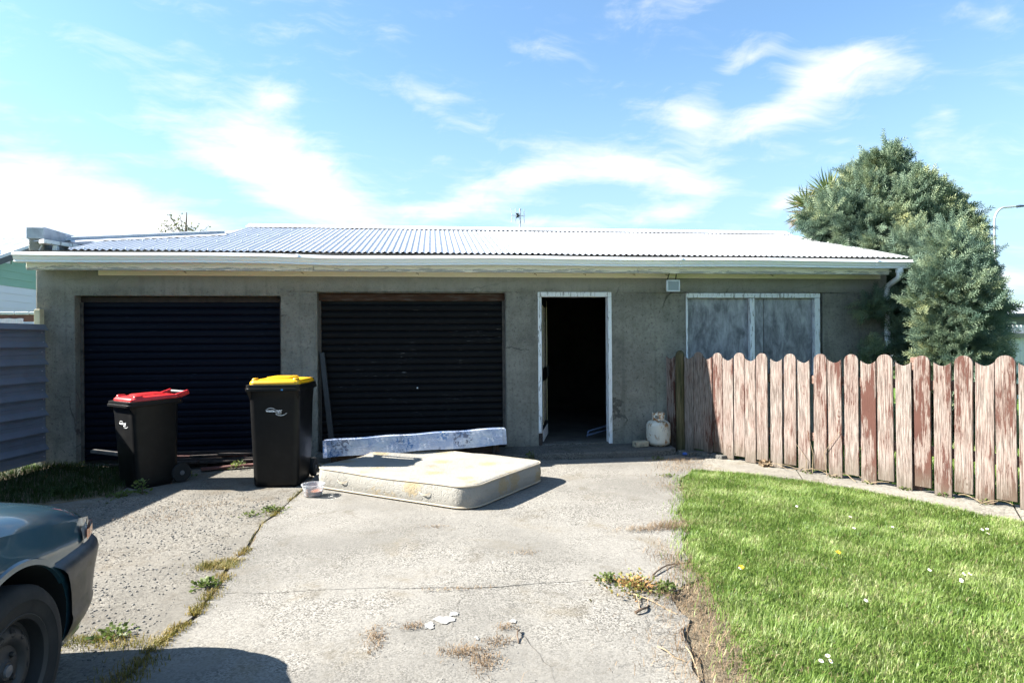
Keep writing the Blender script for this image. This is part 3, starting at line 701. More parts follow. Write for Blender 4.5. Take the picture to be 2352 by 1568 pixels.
# --- corrugated roof
PIT = .0762; SLOPE = .2732; YE = -.335; ZE = 2.548
def roofz(y): return ZE+SLOPE*(y-YE)
def ytop(x): return 2.70 if x > -2.975 else .36+(x+4.47)*.677
def roof_sheet(x0, n_corr, dz, top=None):
    mb = MB(); per = 10; N = n_corr*per+5; rows_n = 7
    cols = []
    for k in range(N+1):
        x = x0+k*PIT/per; zc = .0088*math.cos(2*math.pi*(x-x0)/PIT)
        yt = (top or ytop)(x); jit = random.uniform(-.0004, .0004)
        cols.append([(x, YE+(yt-YE)*j/rows_n, roofz(YE+(yt-YE)*j/rows_n)+zc+dz+jit) for j in range(rows_n+1)])
    mb.loft(cols, cap=False, closed=False)
    o = mb.build('roof_sheet', MAT['roof_zinc'], gar, smooth=True)
    o.data.polygons.foreach_set('use_smooth', [True]*len(o.data.polygons))
    sc = MB()
    for c_ in range(0, n_corr, 2):
        x = x0+c_*PIT
        yt = (top or ytop)(x)
        for yy in (YE+.05, YE+.85, YE+1.65, YE+2.45):
            if yy < yt-.05: sc.lathe([(.011, 0), (.010, .006), (.005, .010)], 6, (x, yy, roofz(yy)+.0088+dz))
    if sc.v: tag(sc.build('fixing', MAT['roof_cap'], o), kind='stuff')
    return o
x = -4.16; k = 0
while x < 6.36:
    nc = min(10, int((6.44-x)/PIT))
    if nc < 2: break
    if x < -2.975 < x+nc*PIT: nc = max(1, round((-2.975-x)/PIT))
    roof_sheet(x, nc, .0022*(k % 2)+random.uniform(0, .001)); x += nc*PIT; k += 1
# far slope, ridge and flashings
mb = MB(); mb.add([(-2.975, 2.70, 3.345), (6.44, 2.70, 3.345), (6.44, 7.9, 2.40), (-4.7, 7.9, 2.40), (-4.7, 2.2, 3.0), (-2.975, 2.2, 3.21)], [(0, 1, 2, 3, 4, 5)])
mb.build('rear_roof', MAT['roof_zinc'], gar)
rc = MB()
for a, b in ((-3.0, .72), (.70, 3.7), (3.68, 6.46)):
    e_ = .0015*len(rc.v)/10
    rc.loft([[(xx, 2.53, roofz(2.53)+.016+e_), (xx, 2.545, roofz(2.55)+.026+e_), (xx, 2.66, roofz(2.68)+.028+e_), (xx, 2.675, roofz(2.68)+.043+e_), (xx, 2.70, roofz(2.70)+.050+e_), (xx, 2.725, roofz(2.68)+.043+e_), (xx, 2.74, roofz(2.68)+.028+e_), (xx, 2.9, roofz(2.5)+.02+e_)] for xx in (a, b)], cap=False, closed=False)
rc.build('ridge_cap', MAT['roof_cap'], gar)
# oblique flashing on the left part of the roof
p0 = Vector((-4.47, .355, 0)); p1 = Vector((-2.96, 1.378, 0)); dd = (p1-p0).normalized(); nn = Vector((dd.y, -dd.x, 0))
def rp(s, o, h):
    q = p0+dd*s+nn*o; return (q.x, q.y, roofz(q.y)+h)
L_ = (p1-p0).length
MB().add([rp(-.02, .10, .014), rp(L_, .10, .014), rp(L_, 0, .022), rp(-.02, 0, .022)], [(0, 1, 2, 3)]).build('flashing_apron', MAT['roof_cap'], gar)
MB().loft([[rp(s, 0, .022), rp(s, -.012, .03), rp(s, -.016, .060), rp(s, -.05, .066), rp(s, -.052, .0)] for s in (-.12, L_)], closed=False, cap=False).build('flashing_upstand', MAT['flashing_grey'], gar)
MB().box(-2.995, -2.97, 1.36, 2.72, 2.9, 2.95).xf(Matrix()).build('verge_strip', MAT['eave_dark'], gar)
mb = MB()
for a in (0, 1): pass
mb.add([(-2.98, 1.36, roofz(1.36)-.25), (-2.98, 2.7, roofz(2.7)-.3), (-2.98, 2.7, roofz(2.7)+.0), (-2.98, 1.36, roofz(1.36)+.0)], [(0, 1, 2, 3)])
mb.build('roof_step_wall', MAT['flashing_grey'], gar)
# filler roof behind the oblique flashing
MB().add([(-4.7, .2, 2.60), (-4.47, .36, 2.70), (-2.97, 1.38, 2.97), (-2.97, 2.6, 3.0), (-4.7, 2.6, 2.8)], [(0, 1, 2, 3, 4)]).build('inner_roof', MAT['flashing_grey'], gar)
# parapet at the left boundary
MB().box(-4.715, -4.55, -.09, 1.9, 2.502, 2.70).build('parapet', MAT['roughcast'], gar, bevel=.01)
MB().box(-4.735, -4.535, -.105, 1.95, 2.702, 2.842).build('parapet_cap', MAT['flashing_grey'], gar, bevel=.008)
MB().bar((-4.50, -.22, 2.655), (-4.27, .1, 2.635), .11, .045).build('rafter_tail', MAT['joinery_white'], gar, bevel=.003)
MB().bar((-4.40, -.12, 2.50), (-4.40, -.12, 2.62), .05, .05).build('prop', MAT['joinery_white'], gar)
MB().bar((-4.62, -.13, 2.665), (-4.36, -.05, 2.66), .12, .012).build('lead_strip', MAT['flashing_grey'], gar)
MB().bar((-4.58, -.15, 2.53), (-4.53, -.15, 2.62), .016, .008).build('stay', MAT['joinery_white'], gar)
MB().add([(-4.66, -.30, 2.53), (-4.0, -.30, 2.53), (-4.0, .3, 2.62), (-4.66, .3, 2.62)], [(0, 1, 2, 3)]).build('eave_end_board', MAT['eave_dark'], gar)
for x in (-1.62, -.20, 1.32, 1.98, 2.65, 3.1, -3.0, 4.6):   # rusty hooks under the eave
    MB().tube([(x, -.037, 2.33), (x+.004, -.05, 2.325), (x+.02, -.055, 2.325), (x+.028, -.05, 2.31)], .004, 6).build('hook', MAT['rust_bolt'], gar)

# ================================================================== THINGS ON AND AT THE GARAGE
fl_ = empty('floodlight', (3.125, -.2, 2.16)); tag(fl_, 'small square grey floodlight hanging under the eave beside the window', 'floodlight')
MB().loft([[(sx*.088, -.05, sz*.074) for sx, sz in ((-1, -1), (1, -1), (1, 1), (-1, 1))], [(sx*.086, -.02, sz*.072) for sx, sz in ((-1, -1), (1, -1), (1, 1), (-1, 1))], [(sx*.05, .08, sz*.05+.01) for sx, sz in ((-1, -1), (1, -1), (1, 1), (-1, 1))]]).build('housing', MAT['lamp_grey'], fl_, bevel=.006)
mb = MB()
for a in ((-.09, .09, .058, .076), (-.09, .09, -.076, -.058), (-.09, -.072, -.058, .058), (.072, .09, -.058, .058)): mb.box(a[0], a[1], -.062, -.0505, a[2], a[3])
mb.build('bezel', MAT['lamp_grey'], fl_, bevel=.003)
MB().box(-.071, .071, -.057, -.052, -.057, .057).build('lens', MAT['lamp_glass'], fl_)
MB().tube([(-.055, -.051, .0), (.055, -.051, .0)], .006, 8).build('bulb', MAT['logo_white'], fl_)
for s_ in (-1, 1): MB().tube([(s_*.055, .0, .07), (s_*.055, .0, .10), (s_*.045, -.06, .19)], .007, 6).build('bracket', MAT['wire_dark'], fl_)

ch = empty('metal_frame', (2.25, .45, .1)); tag(ch, 'bent pale metal tubes lying inside the dark doorway', 'metal frame')
for k, (a, b) in enumerate((((-.12, -.05, .04), (.32, .1, .12)), ((-.10, .0, .09), (.32, .15, .17)), ((-.14, -.08, .03), (-.10, .0, .09)))):
    MB().tube([a, b], .012, 8).build('tube', MAT['tube_blue'], ch, smooth=True)

# dark post leaning in the second door
ps = MB().bar((-1.245, -.09, .09), (-1.395, .075, 1.33), .065, .06, (0, 1, 0)).build('leaning_post', MAT['pvc_black'], None, bevel=.008)
tag(ps, 'thin black post leaning in the corner of the right roller door', 'post')

# ---- gas bottle and block
gb = empty('gas_bottle', (2.90, -.27, .087)); tag(gb, 'rusty white gas bottle standing against the wall by the fence', 'gas bottle')
pf = [(.0, .006), (.095, .0), (.105, .012)]+[(.105+.049*math.sin(a), .062-.050*math.cos(a)) for a in np.linspace(.3, 1.57, 6)]+[(.154, .12), (.154, .20), (.154, .255)]+[(.154*math.cos(a)**.75 if a < 1.3 else .05, .255+.085*math.sin(a)) for a in np.linspace(.15, 1.35, 8)]+[(.03, .343), (.0, .345)]
MB().lathe(pf, 36).build('cylinder', MAT['bottle_paint'], gb, smooth=True)
MB().lathe([(.1545, .152), (.157, .155), (.157, .163), (.1545, .166)], 36, cap=False).build('weld_seam', MAT['bottle_paint'], gb, smooth=True)
co = MB()
NS = 32; rr = .078
for k in range(NS):   # guard ring with hand holes
    a0, a1 = 2*math.pi*k/NS, 2*math.pi*(k+1)/NS
    hole = (k % 8) in (2, 3, 4)
    segs = ((.335, .352), (.398, .425)) if hole else ((.335, .425),)
    if math.pi*.35 < (a0 % (2*math.pi)) < math.pi*.65: segs = ((.335, .352),)
    for z0, z1 in segs:
        for ro in (0,):
            P_ = [(r_*math.cos(a), r_*math.sin(a), z) for z in (z0, z1) for r_ in (rr-.003, rr+.003) for a in (a0, a1)]
            co.add(P_, [(0, 1, 3, 2), (4, 6, 7, 5), (2, 3, 7, 6), (0, 4, 5, 1), (0, 2, 6, 4), (1, 5, 7, 3)])
co.build('collar', MAT['collar_paint'], gb)
MB().tube([(0, 0, .34), (0, 0, .385)], .016, 10).tube([(0, 0, .37), (0, -.05, .37)], .012, 8).lathe([(.022, .385), (.024, .40), (.0, .402)], 10).build('valve', MAT['collar_paint'], gb)
def arc_patch(mb, a0, a1, z0, z1, r_=.1555, n_=5):
    mb.loft([[(r_*math.sin(a), -r_*math.cos(a), z0), (r_*math.sin(a), -r_*math.cos(a), z1)] for a in np.linspace(a0, a1, n_+1)], cap=False, closed=False)
pm = MB()
for (a0, a1, z) in ((.1, .62, .238), (.12, .5, .229), (.1, .6, .220), (.14, .46, .211), (.1, .55, .203)): arc_patch(pm, a0, a1, z, z+.0022)
for k in range(7):
    t = k/7; arc_patch(pm, -.34+t*.10, -.32+t*.10, .195+t*.05, .206+t*.05, n_=1); arc_patch(pm, -.14-t*.10, -.12-t*.10, .195+t*.05, .206+t*.05, n_=1)
arc_patch(pm, -.30, -.17, .212, .215, n_=2)
pm.build('faded_label', MAT['faded_print'], gb)
gb.rotation_euler = (0, 0, R(18))
bk = MB().box(-.095, .095, -.05, .05, 0, .075).build('stone_block', MAT['brick_pale'], None, bevel=.012, seg=2)
bk.location = (2.64, -.33, .087); bk.rotation_euler = (0, 0, R(12)); tag(bk, 'pale weathered brick lying on the step beside the gas bottle', 'brick')
cn = MB().lathe([(.0, 0), (.026, 0), (.03, .006), (.03, .05), (.024, .06), (.0, .06)], 14, axis='X').build('crushed_can', MAT['can_blue'], None, smooth=True)
cn.location = (3.10, -.62, .032); cn.scale = (1, 1, .55); cn.rotation_euler = (0, 0, R(20)); tag(cn, 'small crushed blue can on the ground by the gas bottle', 'can')

# ================================================================== WHEELIE BINS
def rrect(w, d, r, z, cx=0, cy=0, n=5):
    pts = []
    for (sx, sy, a0) in ((1, 1, 0), (-1, 1, 90), (-1, -1, 180), (1, -1, 270)):
        for k in range(n+1):
            a = R(a0+90*k/n); pts.append((cx+sx*(w/2-r)+r*math.cos(a), cy+sy*(d/2-r)+r*math.sin(a), z))
    return pts
def text_mesh(txt, size, shear=0, bold=0, ex=.0008):
    cu = bpy.data.curves.new('lettering', 'FONT'); cu.body = txt; cu.size = size; cu.shear = shear; cu.offset = bold; cu.extrude = ex; cu.align_x = 'LEFT'; cu.resolution_u = 3
    o = bpy.data.objects.new('lettering', cu); COL.objects.link(o); bpy.context.view_layer.update()
    me = bpy.data.meshes.new_from_object(o.evaluated_get(bpy.context.evaluated_depsgraph_get())); bpy.data.objects.remove(o); return me
def make_bin(H, W_, D_, lidmat, loc, rz, handle_up, label, tilt=0):
    b = empty('wheelie_bin', loc, rz); tag(b, label, 'bin', 'wheelie bins before the left roller door')
    bw, bd = W_*.82, D_*.74
    front = lambda z: -D_*.40-.0-(z/H)*D_*.055     # the front face leans forward with height
    secs = []
    for z in (0, .015, .06, .12, H*.3, H*.6, H*.80, H*.86, H*.905):
        t = z/H; wz = bw*(1+.145*t)-(.03 if z == 0 else 0); fy = front(z)+(.015 if z == 0 else 0); by = bd*.46+D_*.045*t-(.02 if z < .05 else 0)
        if z < .1: by -= .03
        if z >= H*.86: wz += .01; fy -= .015*(z/H-.85)/.06
        secs.append(rrect(wz, by-fy, min(.07, W_*.11), z, 0, (by+fy)/2))
    MB().loft(secs).build('body', MAT['bin_black'], b, smooth=True)
    fy, by = front(H*.9)-.045, bd*.46+D_*.11
    rim = [rrect(W_*.985, by-fy, .045, H*.893, 0, (by+fy)/2), rrect(W_, by-fy+.01, .05, H*.897, 0, (by+fy)/2), rrect(W_, by-fy+.01, .05, H*.918, 0, (by+fy)/2), rrect(W_*.978, by-fy-.012, .045, H*.923, 0, (by+fy)/2), rrect(W_*.978, by-fy-.012, .045, H*.948, 0, (by+fy)/2), rrect(W_*.955, by-fy-.03, .04, H*.952, 0, (by+fy)/2)]
    MB().loft(rim).build('rim', MAT['bin_black'], b, smooth=True)
    for s_ in (-1, 1):
        MB().loft([[(s_*(W_*.40), fy+.03, H*.89), (s_*(W_*.47), fy+.02, H*.89), (s_*(W_*.47), fy+.10, H*.89)], [(s_*(W_*.405), fy+.085, H*.78), (s_*(W_*.42), fy+.085, H*.78), (s_*(W_*.42), fy+.11, H*.78)]]).build('rim_gusset', MAT['bin_black'], b)
    cy = (by+fy)/2+.015
    lid = [rrect(W_*.90, by-fy-.07, .05, H*.945, 0, cy), rrect(W_*.91, by-fy-.06, .055, H*.955, 0, cy), rrect(W_*.905, by-fy-.065, .055, H*.975, 0, cy), rrect(W_*.87, by-fy-.10, .06, H*.990, 0, cy), rrect(W_*.55, by-fy-.3, .06, H*1.0, 0, cy)]
    ld = MB().loft(lid).build('lid', MAT[lidmat], b, smooth=True)
    MB().loft([rrect(W_*.46, D_*.52, .05, H*.990, 0, cy), rrect(W_*.455, D_*.515, .05, H*1.008, 0, cy), rrect(W_*.40, D_*.46, .045, H*1.016, 0, cy)]).build('raised_panel', MAT[lidmat], ld, smooth=True)
    for s_ in (-1, 1):
        MB().loft([rrect(.05, .09, .02, H*.985, s_*W_*.37, fy+.12), rrect(.045, .085, .02, H*1.004, s_*W_*.37, fy+.12), rrect(.03, .07, .012, H*1.010, s_*W_*.37, fy+.12)]).build('lid_grip', MAT[lidmat], ld, smooth=True)
        MB().bar((s_*W_*.36, by-.05, H*.965), (s_*W_*.36, by+.085, H*(1.005 if handle_up else .955)), .035, .05).build('hinge_arm', MAT[lidmat if handle_up else 'bin_black'], ld, bevel=.008)
    MB().tube([(-W_*.36, by+.075, H*(1.0 if handle_up else .95)), (W_*.36, by+.075, H*(1.0 if handle_up else .95))], .016, 10).build('handle', MAT['grip_grey'], ld, smooth=True)
    wr = .10 if H > 1 else .098; ax = bd*.46-.01
    MB().tube([(-W_*.40, ax+.03, wr), (W_*.40, ax+.03, wr)], .012, 8).build('axle', MAT['rim_steel'], b)
    for s_ in (-1, 1):
        wh = empty('wheel', (s_*(W_*.435), ax+.03, wr)); wh.parent = b
        MB().lathe([(wr*.66, -.024), (wr*.96, -.022), (wr, -.012), (wr, .012), (wr*.96, .022), (wr*.66, .024)], 28, axis='X').build('tyre', MAT['rubber'], wh, smooth=True)
        MB().lathe([(.0, -.03), (.022, -.03), (.026, -.018), (wr*.5, -.012), (wr*.655, -.02), (wr*.655, .02), (wr*.5, .012), (.026, .018), (.022, .03), (.0, .03)], 24, axis='X').build('hub', MAT['grip_grey'], wh, smooth=True)
    # printed logo on the front: two words, a small line and two swooshes
    z0 = H*.70; tlt = math.atan2(D_*.055, H)
    lg = empty('logo', (0, front(z0)-.0045, z0)); lg.parent = b; lg.rotation_euler = (R(90)-(-tlt)*1.0, 0, 0); k = W_/.6
    def put(me, x, y, m='logo_white', name='lettering'):
        o = link(name, me, MAT[m], lg); o.location = (x*k, y*k, 0); o.scale = (k, k, k); return o
    put(text_mesh('waste', .040, 0, .0011), -.082, 0); put(text_mesh('net', .052, .35, .0004), .016, -.003)
    put(text_mesh('southland', .016, .3, .0002), .018, -.021)
    for (cx_, cy_, a0, a1, up_) in ((-.03, -.046, 128, 52, 1), (.075, .048, 232, 318, -1)):
        P_ = []
        for q in range(15):
            t = q/14; a = R(a0+(a1-a0)*t); th_ = .0055*math.sin(math.pi*t)**.8+.0003
            P_.append([(cx_+.105*math.cos(a)*.9, cy_+.085*math.sin(a), .0006), (cx_+(.105+th_)*math.cos(a)*.9, cy_+(.085+th_)*math.sin(a), .0006)])
        put(MB().loft(P_, cap=False, closed=False).mesh('swoosh'), 0, 0, name='swoosh')
    b.rotation_euler = (tilt, 0, rz)
    return b, fy
yb, fy = make_bin(1.085, .55, .68, 'lid_yellow', (-1.56, -1.30, .004), R(-5), False, 'black wheelie bin with yellow lid standing beside the mattress')
sc_ = link('rim_mark', text_mesh('98', .022, .1, .0004), MAT['logo_blue'], yb); sc_.location = (.09, fy-.012, 1.085*.90); sc_.rotation_euler = (R(90), 0, 0)
rb, _ = make_bin(.93, .485, .56, 'lid_red', (-2.93, -1.17, 0), R(-42), True, 'smaller black wheelie bin with red lid turned to the left', R(1.5))

# ================================================================== MATTRESS AND BED BASE
near = Vector((.31, -2.80, 0)); e1 = Vector((-.796, .606, 0)).normalized(); e2 = Vector((-e1.y*-1, 0, 0)); e2 = Vector((e1.y, -e1.x, 0))
ML, MW, MT = 1.92, 1.42, .205
def mat_def(u, v, z):
    """u along the long side, v along the short side (0..1); sag and the lifted back corner"""
    lift = .105*max(0, min(1, (u+v-1.48)/.40))**1.3
    sag = -.055*math.exp(-((u-.72)/.20)**2-((v-.75)/.35)**2)*(z/MT)-.02*math.exp(-((u-.3)/.2)**2-((v-.5)/.3)**2)*(z/MT)
    wav = .006*math.sin(u*9+v*4)*(z/MT)
    bow = .012*math.sin(math.pi*u)*math.sin(math.pi*v)*(z/MT)
    return z+lift+sag+wav+bow+.006
mt = empty('mattress', near); mt.rotation_euler = (0, 0, math.atan2(e1.y, e1.x)); tag(mt, 'stained cream quilted mattress with ochre flowers lying flat on the drive', 'mattress')
bm = bmesh.new(); bmesh.ops.create_cube(bm, size=1)
for v in bm.verts: v.co = Vector(((v.co.x+.5)*ML, -(v.co.y+.5)*MW, (v.co.z+.5)*MT))
bmesh.ops.recalc_face_normals(bm, faces=bm.faces)
vert_e = [e for e in bm.edges if abs(e.verts[0].co.z-e.verts[1].co.z) > .1]
bmesh.ops.bevel(bm, geom=vert_e, offset=.19, segments=7, affect='EDGES', profile=.5)
hor = [e for e in bm.edges if abs(e.verts[0].co.z-e.verts[1].co.z) < .01 and e.calc_face_angle(0) > .5]
bmesh.ops.bevel(bm, geom=hor, offset=.022, segments=2, affect='EDGES', profile=.5)
for ax_, cnt, span in (('x', 36, ML), ('y', 26, -MW)):
    for k in range(1, cnt):
        co_ = Vector((span*k/cnt, 0, 0)) if ax_ == 'x' else Vector((0, span*k/cnt, 0)); no_ = Vector((1, 0, 0)) if ax_ == 'x' else Vector((0, 1, 0))
        bmesh.ops.bisect_plane(bm, geom=bm.verts[:]+bm.edges[:]+bm.faces[:], plane_co=co_, plane_no=no_)
bmesh.ops.bisect_plane(bm, geom=bm.verts[:]+bm.edges[:]+bm.faces[:], plane_co=(0, 0, MT/2), plane_no=(0, 0, 1))
for v in bm.verts:
    u_, v_ = v.co.x/ML, -v.co.y/MW
    if .05 < v.co.z < MT-.05:
        c_ = Vector((ML/2, -MW/2, 0)); q = Vector((v.co.x, v.co.y, 0))-c_; v.co += Vector((q.x/ML, q.y/MW, 0)).normalized()*(.012+.004*math.sin(u_*23+v_*31))
    v.co.z = mat_def(u_, v_, v.co.z)
me = bpy.data.meshes.new('ticking'); bm.to_mesh(me); bm.free(); me.polygons.foreach_set('use_smooth', [True]*len(me.polygons))
tk = link('ticking', me, MAT['mattress_cloth'], mt)
for z in (MT-.012, .014):
    ring = []
    base = rrect(ML, MW, .19, 0, ML/2, -MW/2, 7); dense = []
    for i_, p in enumerate(base):
        q = base[(i_+1) % len(base)]; k_ = max(1, int(math.hypot(q[0]-p[0], q[1]-p[1])/.06))
        dense += [(p[0]+(q[0]-p[0])*t/k_, p[1]+(q[1]-p[1])*t/k_) for t in range(k_)]
    P_ = [(x_, y_, mat_def(x_/ML, -y_/MW, z)) for x_, y_ in dense]; P_.append(P_[0])
    MB().tube(P_, .0085, 6, cap=False).build('piping', MAT['piping'], mt, smooth=True)
for u_ in (.42, 1.42):
    zc = .12
    MB().loft([[(u_+.13*t, .013+.010*math.sin(math.pi*t), zc+.008-.022*math.sin(math.pi*t)), (u_+.13*t, .013+.010*math.sin(math.pi*t), zc-.008-.022*math.sin(math.pi*t))] for t in np.linspace(0, 1, 9)], cap=False, closed=False).build('handle', MAT['piping'], mt)
# bed base lying across the back of the mattress
bb = empty('bed_base', (-1.228, -.95, .172)); tag(bb, 'pale blue floral divan bed base resting on the back of the mattress', 'bed base')
BL, BD, BH = 2.075, .78, .205
bb.matrix_world = Matrix.Translation((-1.228, -.95, .172)) @ Matrix.Rotation(-math.atan2(.09, 2.07), 4, 'Y') @ Matrix.Rotation(R(-9.2), 4, 'X')
bm = bmesh.new(); bmesh.ops.create_cube(bm, size=1)
for v in bm.verts: v.co = Vector(((v.co.x+.5)*BL, (v.co.y+.5)*BD, (v.co.z+.5)*BH))
bmesh.ops.bevel(bm, geom=[e for e in bm.edges if abs(e.verts[0].co.z-e.verts[1].co.z) > .1], offset=.05, segments=4, affect='EDGES')
bmesh.ops.bevel(bm, geom=[e for e in bm.edges if min(e.verts[0].co.z, e.verts[1].co.z) > BH-.01 and e.calc_face_angle(0) > .5], offset=.016, segments=3, affect='EDGES')
for k in range(1, 40): bmesh.ops.bisect_plane(bm, geom=bm.verts[:]+bm.edges[:]+bm.faces[:], plane_co=(BL*k/40, 0, 0), plane_no=(1, 0, 0))
bmesh.ops.bisect_plane(bm, geom=bm.verts[:]+bm.edges[:]+bm.faces[:], plane_co=(0, 0, .1), plane_no=(0, 0, 1))
for v in bm.verts:
    v.co.z += .004*math.sin(v.co.x*11)*(v.co.z/BH); v.co.y += .004*math.sin(v.co.x*17+v.co.z*20)
    if v.co.z < .01: v.co.z += .006*math.sin(v.co.x*7)
me = bpy.data.meshes.new('cover'); bm.to_mesh(me); bm.free()
link('cover', me, MAT['base_cloth'], bb)
MB().box(.06, 2.0, .22, .70, -.075, -.002).build('sun_block', MAT['dark_timber'], bb)  # unseen block added to stop sun passing under the base
for (x_, h_) in ((.12, .14), (1.04, .10), (1.92, .10)):
    MB().lathe([(.026, 0), (.024, -.02), (.014, -h_), (.0, -h_)], 14, (x_, .10, .0)).build('leg', MAT['rubber'], bb, smooth=True)

# plastic tub with leftovers
bo = empty('plastic_tub', (-1.135, -2.0, .006)); tag(bo, 'clear plastic tub with a little orange liquid beside the mattress corner', 'tub')
MB().lathe([(.0, .0), (.075, .0), (.082, .006), (.102, .105), (.110, .106), (.110, .112), (.099, .112), (.078, .010), (.0, .006)], 36, cap=False).build('bowl', MAT['bowl_plastic'], bo, smooth=True)
MB().lathe([(.0, .007), (.0765, .010), (.0855, .05), (.0, .05)], 36, cap=False).build('liquid', MAT['bowl_liquid'], bo)

# timber offcuts along the left door
def plank(a, b, w_, t_, m_, label, group=None, roll=(0, 0, 1)):
    o = MB().bar((0, 0, 0), Vector(b)-Vector(a), w_, t_, roll).build('plank', MAT[m_], None, bevel=.003); o.location = a
    return tag(o, label, 'plank', group)
plank((-4.02, -.10, .19), (-3.2, -.20, .09), .10, .035, 'grey_timber', 'pale grey plank sticking out left of the red lidded bin')
plank((-2.62, -.62, .03), (-1.72, -.34, .035), .09, .025, 'red_timber', 'red painted board lying foremost on the ground between the bins')
GR = 'timber offcuts heaped under the left roller door'
LB = 'dark red brown timber offcut heaped under the left roller door'
random.seed(21)
for k in range(12):
    xa = -3.9+random.uniform(0, 1.1) if k < 4 else -3.0+random.uniform(-.2, .6); L__ = random.uniform(.7, 1.25)
    ya = -.08-random.uniform(0, .34); za = .03+.028*(k % 5)
    plank((xa, ya, za), (min(-1.75, xa+L__), ya+random.uniform(-.12, .10), za+random.uniform(-.012, .03)), random.uniform(.07, .1), .024, random.choice(['dark_timber', 'red_timber', 'dark_timber']), LB, GR)
random.seed(7)

# ================================================================== PICKET FENCE
pfn = empty('picket_fence', FA); FANG = math.atan2(FD.y, FD.x); pfn.rotation_euler = (0, 0, FANG)
tag(pfn, 'wavy topped picket fence with flaking red brown paint beside the lawn', 'fence')
PW, PT_ = .143, .021
def picket_mesh(conv, H=1.22):
    h = PW/2; top = []
    if conv:
        top = [(h*math.cos(a), H-.066+.066*math.sin(a)) for a in np.linspace(0, math.pi, 13)]
    else:
        top = [(h, H), (h*.93, H)]+[(x_, H-.034*math.cos(x_/h*math.pi/2*.93)**1.2) for x_ in np.linspace(h*.85, -h*.85, 9)]+[(-h*.93, H), (-h, H)]
    poly = [(-h, 0), (h, 0)]+top
    n_ = len(poly); mb = MB(); mb.add([(x_, -PT_/2, z_) for x_, z_ in poly]+[(x_, PT_/2, z_) for x_, z_ in poly], [tuple(range(n_)), tuple(reversed(range(n_, 2*n_)))]+[((k+1) % n_, k, n_+k, n_+(k+1) % n_) for k in range(n_)])
    me = mb.mesh('picket', bevel=.003, angle=55); me.materials.append(MAT['picket_paint']); return me
pm_c, pm_v = picket_mesh(True, 1.225), picket_mesh(False, 1.215)
SB = [(-.882, .03, 0), (-.587, .03, 0), (-.441, .075, 1), (-.297, .022, 0), (-.144, .07, 1), (0, .018, 0), (.152, .066, 1), (.301, .012, 0), (.457, .064, 1), (.629, .014, 0), (.796, .066, 1), (.960, .013, 0), (1.137, .070, 1), (1.297, .014, 0), (1.464, .070, 1), (1.632, .017, 0), (1.793, .066, 1), (1.957, .014, 0), (2.119, .069, 1), (2.283, .019, 0), (2.444, .075, 1), (2.602, .020, 0), (2.760, .073, 1)]
s_ = 2.92; c_ = 0
while s_ < 5.6: SB.append((s_, .02+.052*c_, c_)); s_ += .16; c_ = 1-c_
for (s_, zb, conv) in SB:
    o = link('picket', pm_c if conv else pm_v, None, pfn); o.location = (s_, random.uniform(-.003, .003), zb+random.uniform(-.004, .004))
    o.rotation_euler = (random.uniform(-.008, .008), random.uniform(-.006, .006), random.uniform(-.02, .02)); o.scale = (random.uniform(.97, 1.02), 1, random.uniform(.996, 1.004))
for z_ in (.36, .97): MB().box(-.9, 5.6, .014, .058, z_, z_+.09).build('rail', MAT['rail_wood'], pfn, bevel=.004)
prof = [(.058, -.02), (.058, 1.235), (.055, 1.265), (.045, 1.293), (.028, 1.312), (.0, 1.32)]
MB().lathe(prof, 18, (-.735, .0, 0)).build('round_post', MAT['mossy_post'], pfn, smooth=True)
for (s_, h_) in ((.55, 1.12), (2.03, 1.27), (3.6, 1.2), (5.1, 1.2)): MB().box(s_-.045, s_+.045, .060, .150, -.02, h_).build('post', MAT['rail_wood'], pfn, bevel=.006)
for k, (s_, o_, w_) in enumerate(((-.36, .10, .16), (-.16, .08, .15), (-.52, .2, .12))):   # stones in the gap under the fence
    stn = MB().prism([(-w_, -.05), (w_*.8, -.07), (w_, .04), (-w_*.7, .07)], -.01, .055).build('loose_stone', MAT['step'], None, bevel=.014, seg=2)
    q = FA+FD*s_+FN*(o_-.06); stn.location = (q.x, q.y, .0); stn.rotation_euler = (0, 0, FANG+random.uniform(-.2, .2))
    tag(stn, ('flat grey stone in the middle under the shaded pickets', 'flat grey stone at the sunlit edge under the pickets', 'small flat stone nearest the round mossy post')[k], 'stone', 'stones under the picket fence')

# ================================================================== LEFT STEEL FENCE
sfn = empty('steel_fence', (-4.56, -.06, 0)); sfn.rotation_euler = (0, 0, math.atan2(-.992, -.1246)); tag(sfn, 'blue grey ribbed steel fence at the left edge of the yard', 'fence')
def ribs(z0, n_, pitch, proud):
    pr = []
    for k in range(n_):
        z = z0+k*pitch
        pr += [(0, z), (0, z+pitch*.22), (.006, z+pitch*.235), (.006, z+pitch*.26), (0, z+pitch*.275), (0, z+pitch*.46), (.006, z+pitch*.475), (.006, z+pitch*.50), (0, z+pitch*.515), (0, z+pitch*.64), (proud, z+pitch*.655), (proud, z+pitch*.70), (proud*.3, z+pitch*.90)]
    pr.append((0, z0+n_*pitch)); return pr
for i_, (xa, xb) in enumerate(((0, 2.4), (2.38, 4.8), (4.78, 7.2))):
    for j_, (z0, n_) in enumerate(((.085, 4), (.885, 4))):
        off = .003*((i_+j_) % 2)
        pr = ribs(z0, n_, .2025, .042)
        rows = [[(x_, o_+off, z_) for o_, z_ in pr] for x_ in np.linspace(xa, xb, 7)]
        MB().loft(rows, cap=False, closed=False).build('sheet', MAT['fence_steel'], sfn)
fx_ = MB()
for k in range(14): fx_.lathe([(.007, 0), (.006, .006), (.0, .008)], 6, (.035+.02*(k % 2), .002, .14+k*.112), 'Y')
tag(fx_.build('fixing', MAT['lamp_grey'], sfn), kind='stuff')
